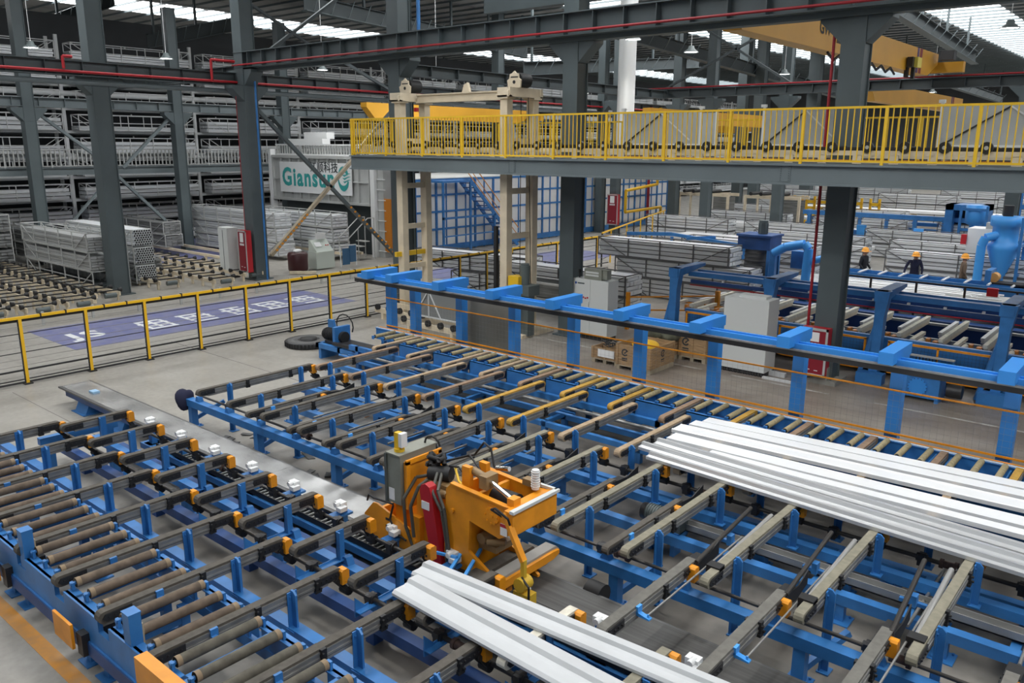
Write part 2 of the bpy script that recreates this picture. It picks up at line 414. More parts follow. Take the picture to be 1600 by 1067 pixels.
brace((-30, 19.3, 10.9), (-30, 23.6, 8.9), .12, 'dark roof brace falling across the skylight strip', STEELD)
brace((-30, 23.7, 9.1), (-30, 27.2, 7.7), .14, 'grey brace bar above the railed deck end, falling', PLATE)
brace((-30, 24.4, 5.1), (-30, 27, 7.3), .14, 'grey brace bar rising behind the deck end railing', PLATE)
brace((-41, 15.4, 6.7), (-41, 18.5, 4.2), .16, 'grey brace bar falling behind the racks walkway railing', PLATE)
brace((-41, 21.6, 6.8), (-41, 18.9, 4.3), .16, 'grey brace bar rising to the middle rack column', PLATE)
brace((-41, 18.6, 3.9), (-41, 21.4, 1.0), .16, 'grey brace bar falling under the walkway to a stack', PLATE)
brace((-41, 18.0, 3.6), (-41, 15.6, 1.2), .13, 'light grey brace bar dropping under the walkway', PLATE)
brace((-22, 38, 12.2), (-15.5, 38, 8.3), .12, 'dark roof brace falling behind the bright downpipe lamp', STEELD)
brace((-22, 38, 8.3), (-12, 38, 12.8), .12, 'dark roof brace climbing behind the lamps', STEELD)

# ------------------------------------------------------------------ belt conveyor arms
def stadium(L, t, n=6, r=None):
    r = t/2; pts = []
    for i in range(n+1):
        a = PI/2+PI*i/n; pts.append((r+r*math.cos(a), -r+r*math.sin(a)))
    for i in range(n+1):
        a = -PI/2+PI*i/n; pts.append((L-r+r*math.cos(a), -r+r*math.sin(a)))
    return pts
def belt_arm(kind, L, label, group, belt=BELTD, cap=None, post=None, w=.10, t=.13, clamps=(), guard=None, arm=None, ubr=None, stop=None, rod=None, plates=(1, 1), rounded=BLK2):
    r = thing('belt_conveyor_arm', label, 'conveyor', (0,0,.95), group=group)
    obj('belt', M().prism(stadium(L, t), 'x', -w/2, w/2), belt, r)
    m = M()
    for s in (-1, 1):
        for z0, z1, o in ((-.028, -.05, .012), (-.05, -.085, .004), (-.085, -.108, .012)):
            m.box((s*w/2, .16, z0), (s*(w/2+o), L-.16, z1))
    m.box((-w/2-.004, .2, -t-.02), (w/2+.004, L-.2, -t+.01))
    obj('rail', m, RAILM, r)
    for e, on in ((0, plates[0]), (1, plates[1])):
        if not on: continue
        m = M(); y0, y1 = (.05, .34) if e == 0 else (L-.34, L-.05)
        for s in (-1, 1):
            m.prism([(y0+.02, -.03), (y1, -.022), (y1, -.112), (y0+.02, -.105), (y0-.01, -.07)] if e == 0 else [(y1-.02, -.03), (y0, -.022), (y0, -.112), (y1-.02, -.105), (y1+.01, -.07)], 'x', s*w/2, s*(w/2+.016))
            for k in range(4): m.cyl((s*(w/2+.014), y0+.05+k*.065, -.068), (s*(w/2+.03), y0+.05+k*.065, -.068), .013, n=6)
        obj('end_plate', m, BLK2, r)
    for y in clamps:
        m = M().box((w/2, y-.03, .0), (w/2+.035, y+.03, -.15)).box((-w/2-.03, y-.03, -.02), (-w/2, y+.03, -.15)).box((-w/2-.03, y-.04, -.13), (w/2+.04, y+.04, -.16))
        m.cyl((w/2+.03, y-.02, -.04), (w/2+.06, y-.02, -.04), .014, n=6).cyl((w/2+.03, y+.02, -.11), (w/2+.06, y+.02, -.11), .014, n=6)
        obj('clamp', m, BLACK, r)
    if post:
        for (y, h) in post:
            m = M().prism([(w/2+.015, -h), (w/2+.10, -h), (w/2+.10, -.02), (w/2+.06, .02), (w/2+.015, .02)], 'y', y-.012, y+.012)
            m.box((w/2+.015, y-.06, -h), (w/2+.027, y+.06, .0)).box((w/2+.0, y-.08, -h), (w/2+.13, y+.08, -h+.015))
            m.cyl((w/2+.012, y-.03, -.05), (w/2+.04, y-.03, -.05), .012, n=6).cyl((w/2+.012, y+.03, -.1), (w/2+.04, y+.03, -.1), .012, n=6)
            obj('post', m, BLUE, r)
    if ubr:
        y0, y1, h = ubr
        m = M().box((w/2+.01, y1-.09, -h), (w/2+.09, y1-.075, -.0)).box((w/2+.01, y1-.09, -h), (w/2+.022, y1+.03, .0)).box((w/2+.01, y0, -h-.012), (w/2+.1, y1+.02, -h)).box((w/2+.005, y0, -h-.08), (w/2+.017, y1+.02, -h+.02))
        m.prism([(y0, -h), (y0+.15, -h), (y0, -h+.16)], 'x', w/2+.01, w/2+.025)
        obj('bracket', m, BLUE, r)
    if cap:
        cx, cy, h = cap
        m = M().prism([(cy-.05, -.19), (cy+.05, -.19), (cy+.05, -.035), (cy+.03, -.015), (cy-.03, -.015), (cy-.05, -.035)], 'x', cx-.05, cx+.05)
        m.cyl((cx+.05, cy, -.03), (cx+.056, cy, -.03), .01, n=6).cyl((cx+.05, cy, -.16), (cx+.056, cy, -.16), .01, n=6)
        obj('cap', m, ORG, r)
    if guard:
        gy, gz = guard
        m = M()
        for s in (-.045, .045): m.bar((s+.02, L-.1, -.12), (s+.0, gy, gz), .02, .05)
        m.cyl((-.06, gy, gz), (.06, gy, gz), .06, n=10)
        obj('chain_guard', m, BLACK, r)
    if arm:
        m = M().prism([(L-.1, -.02), (L+.25, -.05), (L+arm, .03), (L+arm, -.14), (L+.2, -.2), (L-.1, -.14)], 'x', w/2, w/2+.014)
        m.prism([(L-.1, -.02), (L+.2, -.05), (L+.25, -.09), (L-.1, -.1)], 'x', -w/2-.014, w/2)
        obj('guide_arm', m, BLACK, r)
    if stop:
        m = M().box((w/2, stop-.03, -.1), (w/2+.03, stop+.05, -.0)).prism([(w/2, -.06), (w/2+.16, -.09), (w/2+.16, -.105), (w/2, -.1)], 'y', stop-.03, stop+.03).cyl((w/2+.13, stop, -.09), (w/2+.13, stop, -.05), .012, n=6)
        obj('stop_bracket', m, SKYB if (arm or rod) else BLUE, r)
    if rod:
        obj('rod', M().cyl((w/2+.13, stop, -.06), (w/2+.13, rod, -.03), .012, n=6), RAILM, r)
    return r
def row(proto, xs, y, label, z=.95, group=None, special=None, belts=None, skew=0.):
    n = len(xs)
    for i, x in enumerate(xs):
        lb = label % ORD[i]
        if i == 0:
            o = proto; o.location = (x, y, z); o['label'] = lb
        else: o = dup(proto0, (x, y, z), lb)
        if i == 0: proto0 = proto
        if belts and belts[i] is not None: recolor(o, 'belt', belts[i])
ROWG = 'belt conveyor arms of the cooling table'
# L1: from within the near roller table to the first drive shaft
xs = [-14.31+1.07*k for k in range(12)]
row(belt_arm('l1', 2.2, '', ROWG+', near row', BELTD, cap=(.06, 2.2, 0), clamps=(1.12, 1.85), post=[(1.52, .42)], guard=(2.28, -.33), stop=.62), xs, 2.9,
    '%s long dark-belted arm along the near roller table, counted from the fence end', z=.92)
# L2: short arms with U bracket
xs = [-13.95+1.072*k for k in range(11)]
row(belt_arm('l2', 1.18, '', ROWG+', short row', BELTD, cap=(.085, 1.12, 0), ubr=(.0, .68, .36), guard=(1.2, -.35)), xs, 4.95,
    '%s short dark-belted arm before the steel track, counted from the fence end', belts=[None]*9+[BELTW, BELTG])
# M1: from the middle beam to the joint
xs = [-14.1+1.0655*k for k in range(4)]+[-9.87, -8.83, -7.75, -6.68, -5.6, -4.58, -3.56, -2.52, -1.46]
row(belt_arm('m1', 2.67, '', ROWG+', middle row', BELTD, cap=(.07, 2.62, 0), clamps=(1.05, 2.05), post=[(.65, .95), (2.3, .5)], guard=(2.72, -.3)), xs, 7.45,
    '%s arm of the middle row behind the long blue beam, counted from the fence end', belts=[None]*5+[BELTD]+[BELTG]*3+[BELTW]*0+[BELTG]*4)
# M2: slimmer, between the M1 arms
xs = [-12.38, -11.15, -10.2, -9.1, -8.03, -6.97, -5.88, -4.83]
row(belt_arm('m2', 1.82, '', ROWG+', slim row', BELTD, w=.085, t=.11, cap=(.075, 1.6, 0), clamps=(1.1,), arm=.55, stop=.5), xs, 7.42,
    '%s slim dark arm with black guide plate between middle row arms', z=.9)
# S: arms crossing the long blue beam at the open end
xs = [-3.88, -2.82, -1.76, -.7]
row(belt_arm('s', 1.9, '', ROWG+', open end', BELTS, w=.11, cap=(.09, 1.72, 0), clamps=(1.15,), arm=.5, stop=.6, rod=2.75), xs, 5.93,
    '%s felt arm with black flared guide crossing the blue beam, past the puller')
# R1: from the joint to the far roller table
xs = [-13.9, -12.8, -11.74, -10.67, -9.6, -8.56, -7.46, -6.38, -5.35, -4.27, -3.2, -2.1, -1.0]
row(belt_arm('r1', 2.3, '', ROWG+', far row', BELTT, clamps=(.95,), post=[(.3, .5)]), xs, 10.05,
    '%s tan-nosed arm leading to the far roller table, counted from the fence end', belts=[BELTB, BELTB, BELTT, BELTB, BELTY, BELTY, BELTT, BELTT, BELTT, BELTT, BELTT, BELTT, BELTT])
# R2: inside the far roller table
xs = [-14.25, -13.1, -11.97, -10.9, -9.86, -8.82, -7.74, -6.68, -5.63, -4.62, -3.58, -2.54, -1.53, -.48]
row(belt_arm('r2', 1.5, '', ROWG+', inside far rollers', BELTB, plates=(1, 0)), xs, 11.9,
    '%s belt arm set between the tan rollers of the far table', belts=[BELTT, BELTT, BELTT, BELTT, BELTB, BELTY, BELTY, BELTB, BELTY, BELTB, BELTB, BELTB, BELTY, BELTY])
# steel tube pairs beside the right hand arms
for i, x in enumerate((-3.97, -2.93, -1.88)):
    TUBE = mat('dull_tube', (.36, .36, .35), .45, .4)
    t = thing('pusher_tube', '%s pair of dark and pale pusher tubes beside an olive belt arm' % ORD[i], 'tube', (x, 7.75, .93), group='pusher tubes by the olive belts')
    obj('dark_tube', M().cyl((.16, 0, 0), (.02, 1.75, .0), .028, n=8), SHAFT, t)
    obj('pale_tube', M().cyl((.36, .1, -.02), (.3, 1.75, -.02), .032, n=8), TUBE, t)
    obj('joint_block', M().box((.3, -.03, -.08), (.46, .1, .04)), BLACK, t)
    obj('carrier', M().box((.1, .9, -.16), (.16, 1.0, -.03)).box((-.02, .95, -.16), (.4, 1.0, -.12)), BLUE, t)

# ------------------------------------------------------------------ steel frames under the arms
def frame_beam(name, label, y, z, w, h, x0, x1, legs=(), lw=.12, mt=BLUE, brackets=(), braces=False, feet=True):
    t = thing(name, label, 'frame', (x0, y, 0))
    obj('beam', M().box((0, -w/2, z-h), (x1-x0, w/2, z)), mt, t)
    lm = M().box((-lw/2, -lw/2, 0), (lw/2, lw/2, z-h)); o = None
    for x in legs:
        if o is None: o = obj('leg', lm, mt, t)
        else: o = o.copy(); COL.objects.link(o)
        o.location = (x-x0, 0, 0)
    if feet and legs:
        o = None; fm = M().box((-.13, -.13, 0), (.13, .13, .015)); fm.cyl((-.09, -.09, .015), (-.09, -.09, .04), .015, n=6); fm.cyl((.09, .09, .015), (.09, .09, .04), .015, n=6)
        for x in legs:
            if o is None: o = obj('foot_plate', fm, mt, t)
            else: o = o.copy(); COL.objects.link(o)
            o.location = (x-x0, 0, 0)
    if braces:
        o = None
        for x in legs:
            if o is None: o = obj('diagonal', M().bar((0, 0, .1), (.42, 0, z-h-.03), .07, .05), mt, t)
            else: o = o.copy(); COL.objects.link(o)
            o.location = (x-x0+.04, .0, 0)
    if brackets:
        o = None; bm_ = M().prism([(-.07, 0), (.07, 0), (.03, .1), (-.03, .1)], 'y', -.05, .05)
        for x in brackets:
            if o is None: o = obj('bearing_bracket', bm_, mt, t)
            else: o = o.copy(); COL.objects.link(o)
            o.location = (x-x0, .02, z)
    return t
frame_beam('support_frame', 'blue beam carrying the upright posts of the near arms', 4.42, .53, .14, .12, -15.2, 1, [-14.6, -12.2, -9.9, -7.6, -5.3, -3, -.8])
frame_beam('support_frame', 'low dark blue floor beam beneath the first drive shaft', 5.3, .3, .14, .14, -15.0, 1, [-14.0, -11.5, -9.0, -6.5, -4.0, -1.5], lw=.14, mt=NAVY, feet=False)
frame_beam('support_frame', 'blue beam under the short arms with bearing brackets', 5.62, .52, .13, .1, -14.3, 1, [-13.6, -11.2, -8.9, -6.8, -4.6, -2.4], lw=.14, brackets=[-13.8+1.072*k for k in range(11)])
frame_beam('support_frame', 'dark blue floor beam just before the cable ladder', 6.02, .25, .14, .13, -14.3, 1, [-13, -9, -5, -1], mt=NAVY, feet=False)
mb = frame_beam('support_frame', 'long blue beam on braced legs running past the puller, dark shaft along it', 7.74, .56, .16, .14, -15.0, 1.5,
    [-14.85, -12.55, -10.3, -7.4, -4.85, -2.55, -.3], lw=.13, brackets=[-14.6+1.066*k for k in range(15)])
for x in (.1, 2.45, 4.7, 10.15, 12.45): obj('spread_brace', M().bar((x, .06, .12), (x+.3, .55, .44), .07, .07), BLUE, mb)
def shaft(name, label, y, z, x0, x1, couplings, r=.028, mt=SHAFT):
    t = thing(name, label, 'shaft', (x0, y, z))
    obj('shaft_bar', M().cyl((0, 0, 0), (x1-x0, 0, 0), r, n=10), mt, t)
    m = M().cyl((-.1, 0, 0), (-.06, 0, 0), .06, n=10).cyl((-.06, 0, 0), (.06, 0, 0), .045, n=10).cyl((.06, 0, 0), (.1, 0, 0), .065, n=10)
    m2 = M().box((-.04, -.06, -.09), (.04, .06, .05)).cyl((-.06, 0, 0), (.06, 0, 0), .055, n=10)
    o = None; b = None
    for i, x in enumerate(couplings):
        if i % 3 == 2:
            if o is None: o = obj('coupling', m, RUST, t)
            else: o = o.copy(); COL.objects.link(o)
            o.location = (x-x0, 0, 0)
        if b is None: b = obj('bearing', m2, BLK2, t)
        else: b = b.copy(); COL.objects.link(b)
        b.location = (x-x0-.3, 0, 0)
cps = [-13.6+1.07*k for k in range(13)]
shaft('drive_shaft', 'oily drive shaft under the orange caps of the near arms', 5.2, .62, -14.4, 1, cps)
shaft('drive_shaft', 'drive shaft beneath the capped ends of the short arms', 6.18, .6, -13.9, 1, [c+.3 for c in cps])
shaft('drive_shaft', 'slim black shaft lying along the long blue beam', 7.86, .62, -14.9, 1.5, [c+.2 for c in cps], r=.022)
shaft('drive_shaft', 'drive shaft under the tan-nosed arms', 10.2, .62, -14.3, 1, [c+.1 for c in cps])
# joint between middle and far rows
frame_beam('support_frame', 'blue beam under the orange caps of the middle row', 9.85, .5, .14, .12, -14.4, 1.5, [-13.9, -11.7, -9.5, -7.3, -5.2, -3.9, -2.8, -1.7], lw=.15)
frame_beam('support_frame', 'low blue floor beam behind the middle row caps', 10.45, .3, .13, .12, -14.4, 1.5, [-13.3, -11.1, -8.9, -6.7, -4.6, -2.4], lw=.1)
frame_beam('support_frame', 'blue floor beam under the guide plates of the slim arms', 9.2, .36, .14, .13, -14.2, 1.5, [-13.6, -11.4, -9.2, -7.0, -4.3, -2.62, -1.5, -.4], lw=.1)
obj_ch = thing('cable_channel', 'galvanised cable channel along the floor beam by the olive belts', 'channel', (-5.2, 9.42, .36))
obj('channel', M().box((0, 0, 0), (6.6, .16, .015)).box((0, 0, 0), (6.6, .012, .1)).box((0, .148, 0), (6.6, .16, .1)), TUBE, obj_ch)
for k in range(13):
    x = -14.0+1.066*k
    t = thing('cross_member', '%s blue cross member linking the middle beam rows' % ORD[k], 'frame', (x, 9.2, 0), group='cross members of the middle row')
    obj('bar', M().box((.3, .07, .24), (.4, 1.2, .33)), BLUE, t)
    obj('rail_rod', M().cyl((.45, -.3, .4), (.45, 1.5, .4), .02, n=6), RAILM, t)
mt_ = thing('gear_motor', 'grey ribbed electric motor under the middle row arms', 'motor', (-5.15, 9.35, .5))
m = M().cyl((-.22, 0, 0), (.12, 0, 0), .12, n=14)
for k in range(8): m.cyl((-.2+k*.038, 0, 0), (-.19+k*.038, 0, 0), .135, n=14)
obj('motor_body', m, MOTG, mt_); obj('gearbox', M().box((.12, -.12, -.14), (.34, .12, .12)), MOTG, mt_); obj('fan_cover', M().cyl((-.3, 0, 0), (-.22, 0, 0), .115, .125, n=14), BLK2, mt_)
obj('mount', M().box((-.2, -.14, -.2), (.34, .14, -.12)).box((-.15, -.1, -.5), (-.09, .1, -.2)).box((.2, -.1, -.5), (.26, .1, -.2)), BLUE, mt_)

# ------------------------------------------------------------------ near roller table
nt_ = thing('roller_table', 'near roller table with dark sleeved rollers and a long blue side plate', 'roller table', (-16, 0, 0))
ox = 16
def rb(n, m, mt, par=nt_): 
    m.v = [(a+ox, b, c) for a, b, c in m.v]; return obj(n, m, mt, par)
bx = [-14.25+1.07*k for k in range(14)]
outl = [(-15.4, .32)]
top = []
for x in bx:
    top += [(x-.14, .80), (x-.10, .62), (x+.10, .62), (x+.14, .80)]
pts = [(-15.4, .80)]+top+[(1.2, .80), (1.2, .45), (-15.4, .45)]
m = M()
# plate built between the belt notches
edges = [-15.4]+[v for x in bx for v in (x-.12, x+.12)]+[1.2]
for i in range(len(edges)-1):
    hi = .80 if i % 2 == 0 else .66
    m.box((edges[i], 2.93, .46), (edges[i+1], 2.98, hi))
    if i % 2 == 0: m.box((edges[i], 2.95, .785), (edges[i+1], 3.06, .80))
m.box((-15.4, 2.91, .43), (1.2, 2.98, .46))
rb('side_plate', m, BLUE)
rb('lower_flange', M().box((-15.4, 2.9, .30), (1.2, 2.96, .45)), NAVY)
m = M()
for i in range(len(edges)-1):
    hi = .80 if i % 2 == 0 else .5
    if i % 2 == 0: m.box((edges[i], 3.97, .55), (edges[i+1], 4.0, hi)).box((edges[i], 3.93, .785), (edges[i+1], 4.05, .80))
m.box((-15.4, 3.96, .42), (1.2, 4.02, .55)); rb('inner_plate', m, BLUE)
rmesh = M().cyl((0, 3.05, 0), (0, 3.93, 0), .052, n=12); em = M().cyl((0, 2.99, 0), (0, 3.98, 0), .022, n=6).box((-.03, 3.0, -.07), (.03, 3.03, .02)).box((-.03, 3.95, -.07), (.03, 3.98, .02))
clm = M().cyl((0, 3.05, 0), (0, 3.10, 0), .054, n=12); clm2 = M().cyl((0, 3.88, 0), (0, 3.93, 0), .054, n=12)
r0 = None; e0 = None; c0_ = None; SLE = mat('worn_sleeve_end', (.26, .19, .12), .85)
for i, x in enumerate(bx[:-1]):
    for j, d in enumerate((.17, .51, .84)):
        if r0 is None:
            r0 = obj('roller', rmesh, ROLD, nt_); e0 = obj('axle', em, BLUE, r0); c0_ = obj('sleeve_end', clm, SLE, r0); obj('sleeve_end', clm2, SLE, r0); r = r0
        else:
            r = copy_tree(r0, nt_)
        r.location = (x+d+ox, 0, .875)
        if x > -6.9:
            r.material_slots[0].link = 'OBJECT'; r.material_slots[0].material = ROLG
cb = None
for i, x in enumerate(bx[:-1]):
    for d in (.34,):
        if cb is None: cb = obj('cross_bar', M().box((-.03, 2.98, .72), (.03, 3.96, .8)), BLUE, nt_)
        else: cb = cb.copy(); COL.objects.link(cb)
        cb.location = (x+d+ox, 0, 0)
pc = None
for x in (-15.1, -12.55, -9.93, -7.3):
    if pc is None:
        pc = obj('corner_post', M().box((-.07, 2.94, .5), (.07, 3.06, 1.12)).box((-.075, 2.935, 1.12), (.075, 3.065, 1.135)), BLUE, nt_)
        obj('wear_strip', M().box((.02, 3.06, .55), (.07, 3.075, 1.0)), CREAMD, pc)
        q = pc
    else: q = copy_tree(pc, nt_)
    q.location = (x+ox, 0, 0)
lm = M().box((-.05, 3.02, 0), (.05, 3.12, .45)).box((-.12, 2.95, 0), (.12, 3.2, .015)).box((-.04, 3.1, .25), (.04, 3.9, .32)).box((-.05, 3.86, 0), (.05, 3.96, .45)).box((-.12, 3.8, 0), (.12, 4.02, .015))
lg = None
for k in range(9):
    x = -15.0+k*2.15
    for dx in (0, .42):
        if lg is None: lg = obj('leg', lm, BLUE, nt_)
        else: lg = lg.copy(); COL.objects.link(lg)
        lg.location = (x+dx+ox, 0, 0)
for k, x in enumerate((-10.85, -8.75)):
    q = rb('orange_guard', M().box((x-.03, 2.8, .36), (x+.42, 2.83, .64)), ORG)
    rb('drive_box', M().box((x+.42, 2.85, .3), (x+.55, 3.3, .55)), BLK2)
og = thing('end_guard', 'orange sheet guard box closing the near roller table', 'guard', (-6.62, 2.7, 0))
obj('sheet', M().box((0, 0, .5), (2.6, .04, 1.1)).box((0, .04, 1.06), (2.6, .12, 1.1)), ORG, og)
obj('strut', M().box((.2, .02, 0), (.28, .1, .5)).box((2.2, .02, 0), (2.28, .1, .5)), ORG, og)

# ------------------------------------------------------------------ steel track, cable ladder, white blocks
tr = thing('steel_track', 'wide dull steel cover track under the puller on blue supports', 'track', (-18.2, 6.6, 0))
TRKD = mat('dark_ribbed_plate', (.10, .098, .095), .45, .4, noise=1, scale=3, dark=.6, stretch=(.3, 8, 1))
TRK = mat('brushed_track_steel', (.62, .62, .61), .27, .6, noise=1, scale=1.2, dark=.5, bump=.2, bscale=2, bstretch=(1, 40, 1))
for k in range(8):
    a = k*2.5; o = obj('cover_plate', M().box((a, 0, .40), (a+2.492, .56, .42)), TRK if k < 5 else TRKD, tr)
obj('ribbed_floor_plate', M().box((12.4, .62, .01), (20, 1.0, .03)), TRKD, tr); obj('ribbed_floor_plate', M().box((12.4, -.75, .01), (20, -.1, .03)), TRKD, tr)
obj('edge_strip', M().box((-.05, -.06, .38), (20, .0, .415)).box((-.05, .56, .38), (20, .6, .415)), mat('edge_steel', (.12, .12, .12), .4, .6), tr)
obj('carrier_beam', M().box((.1, .02, .22), (20, .12, .38)).box((.1, .44, .22), (20, .54, .38)), NAVY, tr)
sp = None
for k in range(12):
    if sp is None: sp = obj('support', M().prism([(-.22, 0), (.22, 0), (.12, .22), (-.12, .22)], 'x', 0, .5).box((-.05, -.28, 0), (.55, .28, .015)), BLUE, tr)
    else: sp = sp.copy(); COL.objects.link(sp)
    sp.location = (.6+k*1.6, .2, 0)
tag(obj('tool_pad', M().box((-17.3, 6.78, .42), (-17.1, 6.92, .46)), mat('pale_blue_plastic', (.25, .42, .6), .5)), 'small pale blue block lying on the steel track end', 'block')
cl = thing('cable_ladder', 'black cable ladder with rungs between blue beams before the track', 'cable tray', (-13.5, 6.3, .3))
obj('side_rail', M().box((0, 0, 0), (14, .015, .07)).box((0, .17, 0), (14, .185, .07)).box((0, 0, -.01), (14, .185, 0)), BLACK, cl)
rg = None
for k in range(140):
    if rg is None: rg = obj('rung', M().box((0, .015, .045), (.025, .17, .06)), mat('rung_grey', (.2, .21, .2), .5), cl)
    else: rg = rg.copy(); COL.objects.link(rg)
    rg.location = (.05+k*.1, 0, 0)
rc = cl
rp = None
for k in range(12):
    x = -13.8+1.072*k
    lb = '%s white nylon stop block on a blue stub beside the track' % ORD[k]
    if rp is None:
        rp = thing('stop_block', lb, 'stop block', (x, 6.4, 0), group='white stop blocks along the track')
        obj('stub', M().box((-.06, -.05, .28), (.06, .05, .66)).box((-.09, -.2, .56), (.09, .12, .59)).box((-.12, -.12, .25), (.12, .12, .28)), BLUE, rp)
        obj('block', M().box((-.1, -.04, .66), (.04, .06, .74)).box((0, -.1, .64), (.1, .02, .7)).cyl((-.02, -.1, .72), (-.02, .0, .72), .035, n=8), WHITE, rp)
        base_rp = rp
    else: dup(base_rp, (x, 6.4, 0), lb)
frame_beam('support_frame', 'blue beam below the white stop blocks', 6.4, .28, .3, .1, -14, 1, [-13.2, -10, -7, -4, -1], feet=False)
sb = thing('side_beam', 'short blue side beam at the fence end of the near table', 'frame', (-14.6, 4.8, 0))
obj('beam', M().box((0, 0, .5), (.12, 1.3, .62)).box((0, .1, 0), (.12, .22, .5)).box((0, 1.1, 0), (.12, 1.22, .5)), BLUE, sb)

# ------------------------------------------------------------------ far roller table
ft = thing('roller_table', 'far roller table with short tan rollers and blue side panels', 'roller table', (-16, 0, 0))
bx2 = [-15.35, -14.25, -13.1, -11.97, -10.9, -9.86, -8.82, -7.74, -6.68, -5.63, -4.62, -3.58, -2.54, -1.53, -.48, .6]
def rf(n, m, mt): 
    m.v = [(a+ox, b, c) for a, b, c in m.v]; return obj(n, m, mt, ft)
for i in range(1, len(bx2)-1):
    a, b = bx2[i]+.1, bx2[i+1]-.1
    rf('side_panel', M().box((a, 12.6, .62), (b, 12.62, .90)).box((a, 12.6, .885), (b, 12.68, .90)).box((a, 12.6, .62), (a+.02, 13.35, .88)).box((b-.02, 12.6, .62), (b, 13.35, .88)), BLUE)
    rf('tray_bottom', M().box((a+.02, 12.62, .66), (b-.02, 13.4, .68)), NAVY)
rf('long_sill', M().box((-15.9, 12.5, .5), (1.2, 12.6, .62)).box((-15.9, 12.5, .18), (1.2, 12.58, .28)), BLUE)
rf('back_sill', M().box((-15.9, 13.4, .62), (1.2, 13.44, .90)).box((-15.9, 13.38, .9), (1.2, 13.5, .915)), BLUE)
rf('edge_strip', M().box((-15.9, 13.41, .915), (1.2, 13.44, .93)), ALUB)
rf('orange_edge', M().box((-15.9, 13.5, .88), (1.2, 13.55, .92)), ORG)
rm_ = M().cyl((0, 12.72, 0), (0, 13.36, 0), .047, n=12); ea = M().cyl((0, 12.64, 0), (0, 12.72, 0), .02, n=6).box((-.03, 12.64, -.05), (.03, 12.67, .03))
r0 = None
for i in range(len(bx2)-1):
    a, b = bx2[i], bx2[i+1]
    for d in (.19, .5, .81):
        x = a+(b-a)*d
        if r0 is None: r0 = obj('roller', rm_, ROLT, ft); obj('axle', ea, BLUE, r0); obj('socket', M().cyl((0, 12.715, 0), (0, 12.725, 0), .038, n=10), BLACK, r0); r = r0
        else: r = copy_tree(r0, ft)
        r.location = (x+ox, 0, .915)
lg = None
for k in range(9):
    x = -15.6+k*2.13
    if lg is None: lg = obj('leg', M().box((-.05, 12.5, 0), (.05, 12.6, .62)).box((-.05, 13.35, 0), (.05, 13.45, .62)).box((-.04, 11.9, .24), (.04, 13.4, .32)).box((-.05, 11.85, 0), (.05, 11.95, .32)).box((-.13, 12.42, 0), (.13, 12.68, .015)).box((-.3, 12.45, .34), (.3, 12.5, .38)), BLUE, ft)
    else: lg = lg.copy(); COL.objects.link(lg)
    lg.location = (x+ox, 0, 0)
rf('lower_rail', M().box((-15.9, 11.85, .2), (1.2, 11.95, .3)).cyl((-15.9, 12.2, .42), (1.2, 12.2, .42), .03, n=8), BLUE)
rf('drive_pipe', M().cyl((-15, 12.35, .5), (1.2, 12.35, .5), .035, n=8), RAILM)
for i in range(2, len(bx2)-1):
    pass

# motor unit at the head of the far table
mu = thing('drive_unit', 'blue based drive unit with black motor at the head of the far table', 'drive unit', (-17.4, 12.6, 0))
obj('base', M().box((0, 0, .3), (2.2, .12, .42)).box((0, .7, .3), (2.2, .82, .42)).box((0, 0, .3), (.12, .8, .42)).box((.9, 0, .3), (1.0, .8, .42)).box((.05, .05, 0), (.15, .75, .3)).box((1.9, .05, 0), (2.0, .75, .3)), BLUE, mu)
m = M().cyl((.0, .35, .62), (.8, .35, .62), .15, n=14)
for k in range(10): m.cyl((.06+k*.06, .35, .62), (.08+k*.06, .35, .62), .17, n=14)
obj('motor', m, BLACK, mu)
obj('slide', M().box((.2, .15, .42), (2.1, .6, .5)).box((.7, .0, .46), (2.3, .08, .54)), BLK2, mu)
obj('bracket', M().prism([(-.1, .42), (.25, .42), (.1, .95), (-.1, .95)], 'y', .5, .58).box((.6, .1, .42), (.7, .6, .9)), BLUE, mu)
hz = M(); pp = [(.1+.35*math.sin(a), .9, .75+.3*math.cos(a)) for a in [i*.45-2 for i in range(10)]]; hz.tube(pp, .018)
obj('hose', hz, BLACK, mu)
td = thing('turntable', 'round black ribbed turntable lying on the floor by the yellow fence', 'turntable', (-18.75, 13.35, 0))
obj('drum', M().lathe((0, 0, 0), [(0, 0), (.62, 0), (.64, .03), (.64, .14), (.62, .16), (0, .16)], 36), BLK2, td)
m = M()
for k in range(40):
    a = 2*PI*k/40; m.box((.0,0,0),(.0,0,0)) if False else m.bar((.63*math.cos(a), .63*math.sin(a), .02), (.63*math.cos(a), .63*math.sin(a), .15), .03, .05)
obj('ribbed_rim', m, BLACK, td)
obj('hub', M().lathe((0, 0, .16), [(.24, 0), (.22, .05), (.1, .06), (0, .06)], 20), BLACK, td)
obj('top_ring', M().lathe((0, 0, .16), [(.3, 0), (.3, .008), (.58, .008), (.58, 0)], 30), mat('dusty_grey', (.10, .10, .10), .7), td)

